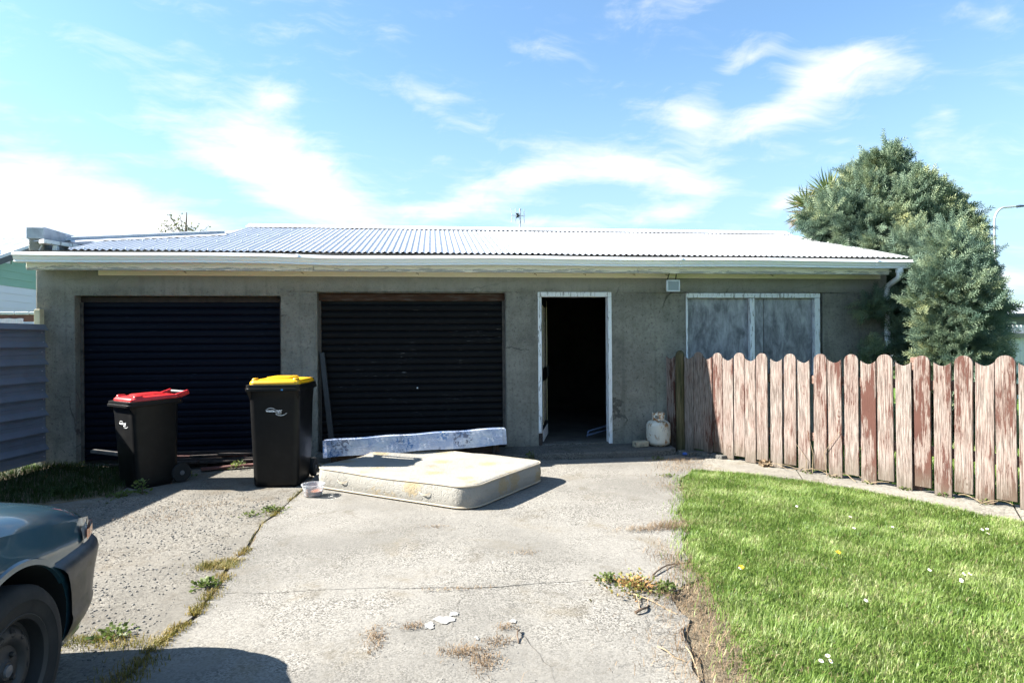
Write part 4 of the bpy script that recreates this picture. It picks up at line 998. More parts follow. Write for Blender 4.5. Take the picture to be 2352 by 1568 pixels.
for z_ in (.3, 1.1): MB().box(0, 7.2, -.06, -.012, z_, z_+.07).build('rail', MAT['rail_wood'], sfn)
o = MB().box(-.015, .06, -.085, -.015, -.05, 1.872).build('end_post', MAT['cream_timber'], sfn, bevel=.004)
for x_ in (2.4, 4.8, 7.15): MB().box(x_-.04, x_+.04, -.15, -.062, -.05, 1.66).build('post', MAT['rail_wood'], sfn)

# ================================================================== CAR
car = empty('parked_car', (-2.31, -4.93, 0)); tag(car, 'dark teal hatchback car nosing into the left edge of the picture', 'car')
def lut(t, tab):
    xs, ys = zip(*tab); return float(np.interp(t, xs, ys))
WT = [(0, .45), (.012, .53), (.03, .60), (.05, .65), (.08, .695), (.12, .73), (.16, .755), (.24, .785), (.34, .803), (.46, .815), (.6, .825), (.9, .832), (3.2, .83), (3.6, .81), (3.85, .74), (3.92, .62)]
ZT = [(0, .60), (.012, .635), (.03, .665), (.05, .685), (.08, .705), (.12, .728), (.16, .748), (.24, .778), (.34, .808), (.46, .84), (.6, .868), (.8, .90), (1.0, .925), (1.2, .945), (1.4, .955), (3.3, .97), (3.7, .95), (3.85, .90), (3.92, .80)]
YS = [0, .012, .03, .05, .08, .12, .16, .2, .24, .29, .34, .4, .46, .53, .6, .7, .8, .9, 1.0, 1.1, 1.2, 1.4, 1.8, 2.2, 2.6, 3.0, 3.3, 3.6, 3.75, 3.85, 3.92]
rings = []
for y in YS:
    w_, zh = lut(y, WT), lut(y, ZT); k_ = min(1, (zh-.56)/.3)
    half = [(f*w_, zh-d*k_) for f, d in ((0, 0), (.2, .002), (.4, .007), (.58, .015), (.72, .028), (.82, .046), (.89, .07), (.935, .098), (.965, .125))]
    zs = half[-1][1]
    for t, f in ((.10, .978), (.125, .990), (.22, .998), (.34, 1.003), (.48, 1.003), (.62, .998), (.78, .988), (.9, .975), (1, .955)): half.append((f*w_, zs+(.20-zs)*t))
    half += [(.90*w_, .185), (.5*w_, .18)]
    ring = [(x_, -y, z_) for x_, z_ in half]+[(0, -y, .18)]+[(-x_, -y, z_) for x_, z_ in reversed(half[1:])]
    rings.append(ring)
bodym = MB().loft(rings).mesh('body', smooth=False)
bo_ = link('body', bodym, MAT['car_paint'], car)
bm = bmesh.new(); bm.from_mesh(bodym); bmesh.ops.recalc_face_normals(bm, faces=bm.faces); bm.to_mesh(bodym); bm.free()
cutters = []
for yh in (.786, 3.2):
    for s_ in (-1, 1):
        cm = MB().lathe([(.352, s_*.56), (.352, s_*1.0)], 56, (0, -yh, .295), 'X').mesh('cut')
        bm = bmesh.new(); bm.from_mesh(cm); bmesh.ops.recalc_face_normals(bm, faces=bm.faces); bm.to_mesh(cm); bm.free()
        co_ = link('cut', cm, MAT['well_black'], None); co_.location = car.location; cutters.append(co_)
bodym.materials.append(MAT['well_black'])
for c_ in cutters:
    md = bo_.modifiers.new('b', 'BOOLEAN'); md.operation = 'DIFFERENCE'; md.object = c_; md.solver = 'EXACT'
    if hasattr(md, 'material_mode'): md.material_mode = 'TRANSFER'
bpy.context.view_layer.update()
nm = bpy.data.meshes.new_from_object(bo_.evaluated_get(bpy.context.evaluated_depsgraph_get()))
bo_.modifiers.clear(); bo_.data = nm; nm.name = 'body'
for c_ in cutters: bpy.data.objects.remove(c_)
nm.polygons.foreach_set('use_smooth', [True]*len(nm.polygons))
bm = bmesh.new(); bm.from_mesh(nm)
for e in bm.edges:
    if len(e.link_faces) == 2 and e.calc_face_angle(0) > R(32): e.smooth = False
bm.to_mesh(nm); bm.free()
# plan curve of the nose
def plan(off):
    P_ = [(0.0, 0.0), (.25, 0.0)]+[(lut(y, WT), y) for y in YS if y <= .62]
    out = []
    for i_ in range(len(P_)):
        a, b = Vector(P_[max(0, i_-1)]), Vector(P_[min(len(P_)-1, i_+1)]); t = (b-a).normalized(); nr = Vector((-t.y, t.x))*-1
        nr = Vector((t.y, -t.x)); out.append((P_[i_][0]+nr.x*off, P_[i_][1]+nr.y*off))
    return out
def resample(P_, n_, ymax):
    P_ = [Vector(p) for p in P_]; ds = [0]
    for a, b in zip(P_[:-1], P_[1:]): ds.append(ds[-1]+(b-a).length)
    ys = [p.y for p in P_]; smax = float(np.interp(ymax, ys[2:], ds[2:]))
    return [(float(np.interp(s_, ds, [p.x for p in P_])), float(np.interp(s_, ds, ys))) for s_ in np.linspace(0, smax, n_)]
rows = []
for (off, z_) in ((-.03, .592), (.0, .588), (.020, .578), (.034, .560), (.038, .535), (.030, .49), (.022, .44), (.016, .39), (.012, .34), (.016, .325), (.012, .30), (-.006, .26), (-.03, .225), (-.07, .205)):
    yend = .786-math.sqrt(max(.0, .360**2-(z_-.295)**2)); R_ = resample(plan(off), 36, yend)
    rows.append([(-x_, -y_, z_) for x_, y_ in reversed(R_[1:])]+[(x_, -y_, z_) for x_, y_ in R_])
bp = MB().loft(rows, cap=False, closed=False).build('bumper', MAT['car_bumper'], car, smooth=True)
for s_ in (-1, 1):
    hl = empty('headlight', (0, 0, 0)); hl.parent = car
    R_ = [p for p in resample(plan(.008), 70, .30) if p[0] > .33]
    lens = []
    for i_, (x_, y_) in enumerate(R_):
        t = i_/(len(R_)-1); z0 = .592; zh = lut(y_, ZT); z1 = max(z0+.022, zh-.125*min(1, (zh-.56)/.3)+.006)-.05*max(0, (t-.8)/.2)
        lens.append([(s_*(x_-.012*q*q), -(y_+.010*q*q*(1-t)), z0+(z1-z0)*q) for q in (0, .25, .5, .75, 1)])
    MB().loft(lens, cap=False, closed=False).build('lens', MAT['lens_clear'], hl, smooth=True)
    A_ = [p for p in resample(plan(.0135), 70, .275) if p[1] > .10]
    MB().loft([[(s_*x_, -y_, .604+.040*q) for q in (0, .5, 1)] for x_, y_ in A_], cap=False, closed=False).build('indicator', MAT['lens_amber'], hl, smooth=True)
    # arch lip
    lip = MB(); P_ = []
    for a in np.linspace(R(8), R(180), 40):
        y_ = .786-math.cos(a)*.352; z_ = .295+math.sin(a)*.352
        x_ = lut(min(y_, 3), WT)*1.0+.004
        P_.append([(s_*(x_-.01), -(.786-math.cos(a)*.349), .295+math.sin(a)*.349), (s_*(x_+.004), -(.786-math.cos(a)*.352), .295+math.sin(a)*.352), (s_*(x_+.004), -(.786-math.cos(a)*.372), .295+math.sin(a)*.372), (s_*(x_-.012), -(.786-math.cos(a)*.378), .295+math.sin(a)*.378)])
    lip.loft(P_[6:], cap=False, closed=False).build('arch_lip', MAT['car_paint'], car, smooth=True)
MB().box(-.25, .25, -.002, .02, .44, .55).build('number_plate', MAT['logo_white'], car)
# wheel with pressed steel rim
wh = empty('wheel', (.745, -.786, .29)); wh.parent = car
MB().lathe([(.185, -.08), (.20, -.088), (.255, -.090), (.278, -.082), (.290, -.066), (.290, .066), (.278, .082), (.255, .090), (.235, .092), (.232, .089), (.20, .088), (.185, .08)], 56, axis='X', cap=False).build('tyre', MAT['rubber'], wh, smooth=True)
rm = MB().lathe([(.0, .050), (.030, .052), (.036, .046), (.044, .040), (.085, .034), (.098, .050), (.122, .054), (.142, .040), (.155, .028), (.166, .030), (.172, .075), (.186, .084), (.192, .080), (.190, -.06), (.0, -.06)], 56, axis='X', cap=False).build('rim', MAT['rim_steel'], wh, smooth=True)
for k in range(12):
    a = 2*math.pi*(k+.5)/12; c0 = Vector((.0515, .126*math.cos(a), .126*math.sin(a))); tr_ = Vector((-.012, math.cos(a), math.sin(a))); tt = Vector((0, -math.sin(a), math.cos(a)))
    P_ = [c0+Vector((.002, 0, 0))+tr_*(.016*math.cos(b))*Vector((1, 1, 1)).x+tt*(.0135*math.sin(b))-Vector((max(0, math.cos(b))*.010, 0, 0)) for b in np.linspace(0, 2*math.pi, 14, endpoint=False)]
    MB().add(P_, [tuple(range(14))]).build('vent_hole', MAT['well_black'], wh)
for k in range(4):
    a = R(45+90*k); MB().lathe([(.0, .052), (.009, .050), (.011, .040), (.011, .030)], 6, (0, .058*math.cos(a), .058*math.sin(a)), 'X').build('wheel_nut', MAT['rim_steel'], wh)
MB().lathe([(.0, .060), (.020, .058), (.024, .050), (.024, .044)], 20, axis='X').build('hub_cap', MAT['grip_grey'], wh, smooth=True)
for (sx_, yy) in ((-.745, -.786), (.745, -3.2), (-.745, -3.2)):
    c_ = copy_tree(wh, car); c_.location = (sx_, yy, .29); c_.rotation_euler = (0, 0, 0 if sx_ > 0 else math.pi)
gl = MB().loft([[(sx_*.74, -(1.15 if f else 3.72), .93) if False else p for p in ()] or [(-.74, -1.12, .925), (.74, -1.12, .925), (.74, -3.6, .95), (-.74, -3.6, .95)], [(-.58, -1.85, 1.37), (.58, -1.85, 1.37), (.58, -3.1, 1.37), (-.58, -3.1, 1.37)]]).build('glasshouse', MAT['car_glass'], car, bevel=.03, seg=2)
MB().loft([[(-.60, -1.82, 1.372), (.60, -1.82, 1.372), (.60, -3.14, 1.372), (-.60, -3.14, 1.372)], [(-.55, -1.9, 1.405), (.55, -1.9, 1.405), (.55, -3.05, 1.405), (-.55, -3.05, 1.405)]]).build('roof', MAT['car_paint'], car, bevel=.02, seg=2)
for s_ in (-1, 1):
    for a, b in (((s_*.745, -1.12, .925), (s_*.585, -1.85, 1.38)), ((s_*.755, -2.35, .945), (s_*.60, -2.4, 1.38)), ((s_*.745, -3.6, .95), (s_*.585, -3.1, 1.38))): MB().bar(a, b, .05, .05).build('pillar', MAT['car_paint'], car)
    MB().loft([rrect(.10, .16, .04, .93, s_*.90, -1.45), rrect(.10, .18, .04, 1.03, s_*.90, -1.45)]).build('mirror', MAT['car_bumper'], car, bevel=.01)

# ================================================================== BACKGROUND
# neighbour house on the left: a gable of weatherboards
nh = empty('neighbour_house', (-8.8, 6, 0)); tag(nh, 'green and white weatherboard house with a blue grey roof beyond the left fence', 'house')
def rake(y): return 3.17+.375*(y-5.97)
for k in range(22):
    z0 = .35+k*.156; z1 = z0+.150
    if z0 > 3.6: break
    ya = 3.2 if rake(3.2) > z1 else max(3.2, 5.97+(z1-3.17)/.375)
    m_ = 'board_green' if z0 > 2.60 else 'board_pale'
    if ya > 10: continue
    MB().add([(-.012, ya-6, z0), (.014, ya-6, z0), (.002, ya-6, z1+.012), (-.012, ya-6, z1+.012), (-.012, 5, z0), (.014, 5, z0), (.002, 5, z1+.012), (-.012, 5, z1+.012)], [(0, 1, 2, 3), (7, 6, 5, 4), (1, 5, 6, 2), (0, 4, 5, 1), (3, 2, 6, 7), (0, 3, 7, 4)]).build('weatherboard', MAT[m_], nh)
MB().box(-6, -.014, -2.8, 5, 0, 3.4).build('core', MAT['board_pale'], nh)
MB().bar((.16, -3.6, rake(2.4)+.08), (.16, 1.25, rake(7.25)+.08), .04, .15).build('barge_board', MAT['fascia_dark'], nh)
rows = []
for k in range(64):
    x_ = .24-k*.1; rows.append([(x_, -3.7, rake(2.3)+.19+.012*math.cos(k*math.pi)), (x_, 1.2, rake(7.2)+.19+.012*math.cos(k*math.pi))])
MB().loft(rows, cap=False, closed=False).build('roof', MAT['roof_bluegrey'], nh)
MB().bar((.22, -3.68, rake(2.32)+.18), (.22, 1.2, rake(7.2)+.18), .03, .06).build('verge_trim', MAT['roof_pale'], nh)
MB().add([(.24, 1.2, rake(7.2)+.19), (-6.1, 1.2, rake(7.2)+.19), (-6.1, 5.8, rake(2.6)), (.24, 5.8, rake(2.6))], [(0, 1, 2, 3)]).build('rear_roof', MAT['roof_bluegrey'], nh)
# brown rail with a fringed cloth
br = empty('garden_rail', (-6.3, 2.0, 0)); tag(br, 'brown garden rail with a row of pale caps behind the steel fence', 'rail')
MB().box(-1.2, .62, -.03, .03, 1.80, 1.90).build('rail', MAT['rail_brown'], br)
for x_ in (-1.1, .55): MB().box(x_, x_+.07, -.035, .035, 0, 1.798).build('post', MAT['rail_brown'], br)
for k in range(9): MB().box(-1.2+k*.2, -1.2+k*.2+.19, -.045, .045, 1.901, 1.945).build('cap', MAT['lamp_grey'], br, bevel=.006)
mb = MB(); rows = []
for k in range(60):
    x_ = -7.4+k*.024; rows.append([(x_, 1.955+.006*math.sin(k*1.3), 1.845+.004*math.sin(k*.9)), (x_, 1.950+.006*math.sin(k*2.1), 1.74), (x_, 1.95+.008*math.sin(k*1.7), 1.60-.02*((k*7) % 3))])
cl_ = mb.loft(rows, cap=False, closed=False).build('fringed_cloth', MAT['fringe_cloth']); tag(cl_, 'pale mauve fringed cloth hanging on the brown rail', 'cloth')

def cpt(u, depth, z=0):
    v = CAM+rt*(u*depth/1450)+fw*depth; return Vector((v.x, v.y, z))
# white corrugated fence on the right
wf = empty('white_fence', cpt(1154, 14.5)); wf.rotation_euler = (0, 0, -YAW); tag(wf, 'white corrugated iron fence with a weathered timber rail behind the tree', 'fence')
for i_ in range(4):
    rows = []
    for k in range(0, 88):
        x_ = -2.2+i_*2.05+k*.0235; o_ = (0, .012, .012, 0)[k % 4]; rows.append([(x_, -o_, .03), (x_, -o_, 1.735)])
    MB().loft(rows, cap=False, closed=False).build('sheet', MAT['fence_steel_white'], wf)
MB().box(-2.2, 6, -.10, -.02, 1.44, 1.545).build('rail', MAT['weathered_timber'], wf)
for x_ in (-1.2, 1.6, 4.4): MB().box(x_, x_+.09, -.12, -.105, 0, 1.5).build('post', MAT['weathered_timber'], wf)
# far house on the right
fh = empty('far_house', cpt(1220, 30)); fh.rotation_euler = (0, 0, -YAW); tag(fh, 'low dark walled house with a pale metal roof behind the white fence', 'house')
MB().box(-5, 9, 0, 6, 0, 2.5).build('wall', MAT['wall_bluegrey'], fh)
MB().add([(-5.5, -.5, 2.55), (9.5, -.5, 2.55), (9.5, 3, 3.2), (-5.5, 3, 3.2), (9.5, 6.5, 2.55), (-5.5, 6.5, 2.55)], [(0, 1, 2, 3), (3, 2, 4, 5), (1, 4, 2), (0, 3, 5)]).build('roof', MAT['roof_pale'], fh)
MB().box(-5.5, 9.5, -.56, -.5, 2.42, 2.58).build('gutter', MAT['fascia_dark'], fh)
for x_ in (-2.5, -.6, 2.6): 
    o = MB().box(x_, x_+1.2, -.04, -.004, 1.1, 2.2).build('window', MAT['joinery_white'], fh)
    MB().box(x_+.08, x_+1.12, -.055, -.042, 1.18, 2.12).build('pane', MAT['car_glass'], o)
# street lamp
sp = empty('street_lamp', cpt(1111, 28)); sp.rotation_euler = (0, 0, -YAW); tag(sp, 'tall grey street lamp with a curved arm right of the tree', 'street lamp')
arc = [(0, 0, 0), (0, 0, 2), (0, 0, 5.2), (-.02, 0, 6.0)]+[(.45-.47*math.cos(a), 0, 6.55+.66*math.sin(a)) for a in np.linspace(.05, 1.5, 8)]+[(.95, 0, 7.25)]
MB().tube(arc, [.075, .07, .055, .05]+[.045]*8+[.04], 10).build('pole', MAT['lamp_steel'], sp, smooth=True)
MB().loft([[(.92, y_, 7.26+z_) for y_, z_ in ((-.04, -.03), (.04, -.03), (.04, .03), (-.04, .03))], [(1.05, y_, 7.26+z_) for y_, z_ in ((-.10, -.05), (.10, -.05), (.08, .05), (-.08, .05))], [(1.32, y_, 7.27+z_) for y_, z_ in ((-.07, -.03), (.07, -.03), (.05, .04), (-.05, .04))]]).build('lamp_head', MAT['fascia_dark'], sp, bevel=.01)
# television aerial
an = empty('tv_aerial', (2.08, 6.68, 2.4)); tag(an, 'thin television aerial rising behind the roof ridge', 'aerial')
MB().tube([(0, 0, 0), (0, 0, 2.2)], .017, 8).build('mast', MAT['lamp_steel'], an)
MB().tube([(-.20, 0, 2.03), (.12, 0, 2.03)], .010, 6).build('boom', MAT['lamp_steel'], an)
for x_, t_ in ((-.185, .02), (-.095, .008), (.012, -.006), (.095, -.008)): MB().tube([(x_-t_, -.01, 1.86), (x_+t_*0-t_*.2, 0, 2.03), (x_-t_*1.5, .01, 2.20)], .0075, 6).build('element', MAT['lamp_steel'], an)
for k, (x_, z_) in enumerate(((-.085, 2.09), (-.045, 2.09), (-.085, 1.985), (-.045, 1.985), (.0, 2.03))): MB().bar((-.04, 0, 2.03), (x_, 0, z_), .028, .028).build('dipole', MAT['wire_dark'], an)

# ================================================================== TREES
def leaf_mesh(name, tv, tf, P_, D_, S_, rnd=None):
    n_ = len(P_); V, F = scatter(tv, tf, P_, D_, S_, rng.uniform(0, 2*math.pi, n_))
    r_ = np.repeat(rng.uniform(0, 1, n_) if rnd is None else rnd, len(tv))
    return np_mesh(name, V, F if tf.shape[1] == 4 else None, F if tf.shape[1] == 3 else None, r_)
# feathery conifer spray
tv, tf = [], []
def dia(p, d, L__, w_, nrm):
    p, d, nrm = Vector(p), Vector(d).normalized(), Vector(nrm); s2 = d.cross(nrm).normalized()*w_/2; b = len(tv)
    tv.extend([tuple(p), tuple(p+d*L__*.45+s2), tuple(p+d*L__), tuple(p+d*L__*.45-s2)]); tf.append((b, b+1, b+2, b+3))
dia((0, 0, 0), (0, 1, 0), 1.0, .05, (0, 0, 1)); dia((0, 0, 0), (0, 1, 0), 1.0, .05, (1, 0, 0))
for i_ in range(11):
    y_ = .10+.078*i_; L__ = .33*(1-.55*y_)
    for a in (0, 2.1, 4.2):
        a += i_*.9; dia((0, y_, 0), (math.cos(a)*.8, .75, math.sin(a)*.8), L__*1.1, .042, (math.sin(a), .2, -math.cos(a)))
SPR_V, SPR_F = np.array(tv), np.array(tf)
con = empty('conifer_tree', (7.5, .9, 0)); tag(con, 'bushy blue green conifer towering over the right end of the garage', 'tree')
ELL = [((7.50, 1.4, 3.15), (1.05, .85, .70)), ((7.44, 1.5, 3.88), (.36, .4, .62)), ((6.74, 1.4, 3.34), (.50, .5, .46)), ((7.98, 1.3, 3.05), (.52, .6, .62)), ((7.62, 1.5, 3.68), (.58, .5, .46)),
       ((8.04, 1.0, 2.35), (.50, .55, .75)), ((7.84, .6, 1.40), (.54, .55, .80)), ((7.2, .9, 2.7), (.6, .5, .4)), ((7.75, .75, 2.75), (.55, .5, .55)), ((7.55, .25, 2.35), (.5, .5, .5)), ((7.86, 1.4, 3.55), (.36, .4, .34)), ((7.10, 1.5, 3.70), (.36, .4, .34)),
       ((6.60, -.85, 1.75), (.38, .38, .68)), ((6.55, -.92, 1.18), (.36, .34, .46)), ((6.74, -.70, 2.30), (.20, .26, .42)), ((6.84, -.78, 1.25), (.34, .34, .52)), ((7.02, -.35, 2.1), (.34, .40, .55)),
       ((7.10, -.25, 1.45), (.40, .45, .80)), ((7.46, .2, 1.6), (.46, .5, .90)), ((7.3, .0, .7), (.55, .5, .5)), ((7.25, .35, 2.45), (.55, .5, .5)),
       ((6.08, -.16, 1.88), (.17, .08, .07)), ((6.42, -.36, 1.45), (.10, .10, .18)), ((5.97, -.16, 1.17), (.18, .07, .06))]
Pp, Dd, Ss, Rr = [], [], [], []
for i_, (c_, r_) in enumerate(ELL):
    c_, r_ = np.array(c_), np.array(r_); area = 4*math.pi*((r_[0]*r_[1]+r_[0]*r_[2]+r_[1]*r_[2])/3)
    for shell, dens, per, rad in ((1.02, 31, 15, .10), (.84, 20, 11, .11), (.58, 9, 9, .12)):
        n_ = int(area*shell**2*dens)+2; q = rng.normal(size=(n_, 3)); q /= np.linalg.norm(q, axis=1, keepdims=True)
        pos = c_+q*r_*(shell+rng.normal(0, .05, (n_, 1)))
        lump = wob(pos[:, 0]*2.2+pos[:, 2]*1.9, pos[:, 1]*2.4-pos[:, 2]*2.3, 1.1, i_)
        pos = pos+q*(lump*.16+rng.uniform(-.05, .07, n_)+(rng.uniform(0, 1, n_) < .10)*rng.uniform(.05, .16, n_)*(shell > 1))[:, None]
        keep = np.ones(n_, bool)
        for j_, (c2, rr2) in enumerate(ELL):
            if j_ != i_: keep &= (((pos-np.array(c2))/(np.array(rr2)*.84))**2).sum(1) > 1
        pos, q, lump = pos[keep], q[keep], lump[keep]
        nrm = q/r_; nrm /= np.linalg.norm(nrm, axis=1, keepdims=True)
        n_ = len(pos); tone = rng.normal(0, .13, n_)+.16*lump
        out = np.repeat(nrm+np.array([0, 0, .30]), per, 0)+rng.normal(size=(n_*per, 3))*.62
        pp = np.repeat(pos-nrm*.07, per, 0)+rng.normal(size=(n_*per, 3))*rad*.55
        ok = ~((pp[:, 0] < 6.40) & (pp[:, 1] > -.04)) | (pp[:, 2] > roofz(pp[:, 1])+.08)
        ok &= ~((pp[:, 0] < 6.46) & (pp[:, 1] > -.60) & (pp[:, 2] > 2.12) & (pp[:, 2] < roofz(pp[:, 1])+.08)) & (pp[:, 2] > .05)
        pp, out, tn = pp[ok], out[ok], np.repeat(tone, per)[ok]
        Pp.append(pp); Dd.append(out); Ss.append(rng.uniform(.12, .29, len(pp))*(1.12 if i_ < 8 else .95)); Rr.append(np.clip(.42+tn+rng.uniform(-.16, .2, len(pp))+(.08 if shell > .9 else -.3), 0, 1))  # inner shells get darker colour, imitating shade deep in the crown
# a few leader shoots at the top and thin stray shoots around the outline
for k in range(16):
    b = np.array([7.45+rng.normal()*.22, 1.5+rng.normal()*.2, 4.2+rng.uniform(-.1, .1)]); h_ = rng.uniform(.18, .42)
    for t in np.linspace(0, 1, 6):
        Pp.append((b+np.array([rng.normal()*.012, 0, h_*t]))[None]); Dd.append(np.array([[rng.normal()*.35, rng.normal()*.35, 1]])); Ss.append(np.array([.15*(1-.5*t)])); Rr.append(np.array([.8]))
Pp, Dd, Ss, Rr = np.concatenate(Pp), np.concatenate(Dd), np.concatenate(Ss), np.concatenate(Rr)
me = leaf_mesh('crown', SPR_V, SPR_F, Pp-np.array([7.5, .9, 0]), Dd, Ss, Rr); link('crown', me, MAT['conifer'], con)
MB().tube([(0, 0, 0), (-.05, .05, 1.2), (-.05, .2, 2.4), (-.05, .4, 3.4), (-.05, .6, 4.3)], [.16, .13, .10, .06, .02], 10).build('trunk', MAT['bark'], con, smooth=True)
for (c_, r_) in ELL[:21]: MB().tube([(-.05, .05, max(.3, c_[2]*.55)), ((c_[0]-7.5)*.5, (c_[1]-.9)*.5, c_[2]*.85), (c_[0]-7.5, c_[1]-.9, c_[2])], [.06, .04, .015], 6).build('limb', MAT['bark'], con)

# cabbage tree: sword leaf heads
ct = empty('cabbage_tree', (8.55, 4.87, 0)); tag(ct, 'spiky cabbage tree with sword leaves poking out left of the conifer', 'tree')
sw_v = np.array([(-.018, 0, 0), (.018, 0, 0), (.034, .45, .0), (-.034, .45, .0), (.022, .8, -.03), (-.022, .8, -.03), (.0, 1.08, -.10), (.0, 1.08, -.10)]); sw_f = np.array([(0, 1, 2, 3), (3, 2, 4, 5), (5, 4, 6, 7)])
heads = [((.20, 0, 4.62), .62, 'cordyline', 130), ((-.30, .05, 4.42), .5, 'cordyline', 90), ((-.34, .03, 4.22), .42, 'dead_cordyline', 120), ((.1, .2, 4.2), .5, 'dead_cordyline', 60)]
for c_, L__, m_, n_ in heads:
    q = rng.normal(size=(n_, 3)); q[:, 2] = np.abs(q[:, 2])*.9-(.15 if m_ == 'cordyline' else 1.3)
    o = link('leaf_head', leaf_mesh('leaf_head', sw_v, sw_f, np.tile(np.array(c_), (n_, 1))+rng.normal(size=(n_, 3))*.03, q, rng.uniform(.75, 1.05, n_)*L__), MAT[m_], ct)
MB().tube([(0, 0, 0), (.02, 0, 2), (.05, 0, 3.6), (.20, 0, 4.65)], [.16, .12, .09, .06], 9).build('trunk', MAT['bark'], ct, smooth=True)
MB().tube([(.05, 0, 3.6), (-.2, .03, 4.0), (-.32, .05, 4.45)], [.08, .07, .05], 9).build('limb', MAT['bark'], ct, smooth=True)

# thin tree behind the left roof
tt_ = empty('thin_tree', (-6.2, 8.7, .28)); tag(tt_, 'sparse young tree showing its top above the left end of the roof', 'tree')
lv = np.array([(0, 0, 0), (.28, .5, .08), (0, 1, 0), (-.28, .5, .08)]); lf4 = np.array([(0, 1, 2, 3)])
MB().tube([(0, 0, 0), (.03, 0, 2), (0, 0, 3.6), (.05, 0, 4.5)], [.09, .07, .04, .01], 8).build('trunk', MAT['bark'], tt_)
tp, td = [], []; lm = MB()
for k in range(46):
    a = random.uniform(0, 6.28); b = Vector((0, 0, random.uniform(2.8, 4.0))); e_ = b+Vector((math.cos(a)*random.uniform(.2, .75), math.sin(a)*random.uniform(.2, .7), random.uniform(.2, .62)))
    lm.tube([b, (b+e_)/2+Vector((0, 0, -.05)), e_], [.012, .008, .004], 5)
    for t in np.linspace(.35, 1, 16):
        q = b.lerp(e_, t); tp.append((q.x+random.gauss(0, .035), q.y+random.gauss(0, .035), q.z+random.gauss(0, .035))); td.append((random.gauss(0, 1), random.gauss(0, 1), random.gauss(.5, .6)))
tag(lm.build('limb', MAT['bark'], tt_), kind='stuff')
link('crown', leaf_mesh('crown', lv, lf4, np.array(tp), np.array(td), rng.uniform(.05, .09, len(tp))), MAT['twig_leaf'], tt_)

# ================================================================== GRASS AND WEEDS
def rand_in(poly, dens, box=None):
    a = np.array(poly); lo, hi = a.min(0), a.max(0)
    if box: lo, hi = np.maximum(lo, box[:2]), np.minimum(hi, box[2:])
    n_ = int((hi-lo).prod()*dens); P_ = rng.uniform(lo, hi, (n_, 2)); return P_[in_poly(P_, poly)]
def grass_obj(name, P_, h0, h1, material, label, wd=(.0028, .0048), lean=(.15, .85), z=.0, cl=1.0, flat=False, parent=None):
    n_ = len(P_); f = .5+.5*wob(P_[:, 0], P_[:, 1], 2.3, 1.7); f2 = .5+.5*wob(P_[:, 0], P_[:, 1], 7.1, .4)
    h = rng.uniform(h0, h1, n_)*(1-.35*cl+cl*.45*f+cl*.3*f2)
    az_ = rng.uniform(0, 2*math.pi, n_) if flat else np.where(rng.uniform(0, 1, n_) < .45, 2*math.pi*(f+f2*.6)+rng.normal(0, .5, n_), rng.uniform(0, 2*math.pi, n_))
    V, F4, F3, r_ = blades(P_, np.full(n_, z), h, rng.uniform(*wd, n_), rng.uniform(*lean, n_), az_)
    o = link(name, np_mesh(name, V, F4, F3, r_), MAT[material], parent)
    if label: tag(o, label, 'grass', kind='stuff')
    return o
P1 = rand_in(LAWN, 17000, (1.2, -6.3, 5.2, -1.4)); P2 = rand_in(LAWN, 3500, (.7, -8.5, 6.2, -1.4))
# a ragged fringe over the edges of drive and path
fr = []
for pts, amp in ((LEDGE[1:11], .07), (PATHLOW2[:8], .03)):
    for (xa, ya), (xb, yb_) in zip(pts[:-1], pts[1:]):
        n_ = int(math.hypot(xb-xa, yb_-ya)*900); t = rng.uniform(0, 1, n_)
        fr.append(np.stack([xa+(xb-xa)*t+rng.normal(0, amp, n_), ya+(yb_-ya)*t+rng.normal(0, amp, n_)], 1))
P1 = np.concatenate([P1, P2]+fr)
bare = np.zeros(len(P1), bool)
for (bx_, by_, br_) in ((3.05, -3.72, .10), (3.35, -3.80, .06), (2.75, -2.6, .06), (1.9, -5.2, .08)): bare |= ((P1[:, 0]-bx_)**2+(P1[:, 1]-by_)**2 < br_**2) & (rng.uniform(0, 1, len(P1)) < .75)
grass_obj('lawn_grass', P1[~bare], .022, .056, 'grass', 'short sunlit green grass of the lawn on the right', z=.006)
dead = P1[rng.uniform(0, 1, len(P1)) < .05]
grass_obj('dead_grass', dead+rng.normal(0, .01, dead.shape), .02, .055, 'straw', 'scattered dead blades among the green lawn', wd=(.0022, .004), lean=(.4, .98), z=.008, cl=.4)
YARD = [fp(-.55, -.25), fp(6.5, -.25), (10, -5), (10, 1), (6.7, .1), (3.6, -.02)]
grass_obj('yard_grass', rand_in(YARD, 900, (3.2, -6, 9.5, .2)), .07, .17, 'grass', 'longer green grass growing behind the picket fence', wd=(.005, .009), z=-.004)
VERGE = [(-5.6, -.02), (-4.25, -.02), (-3.55, -.35), (-3.15, -.9), (-3.05, -1.7), (-3.5, -1.95), (-4.1, -1.9), (-5.4, -2.6)]
sheet('verge', VERGE, .012, 'soil')
grass_obj('verge_grass', rand_in(VERGE, 2600), .03, .09, 'verge_grass', 'dark shaded grass by the left fence', wd=(.004, .008), z=.01)
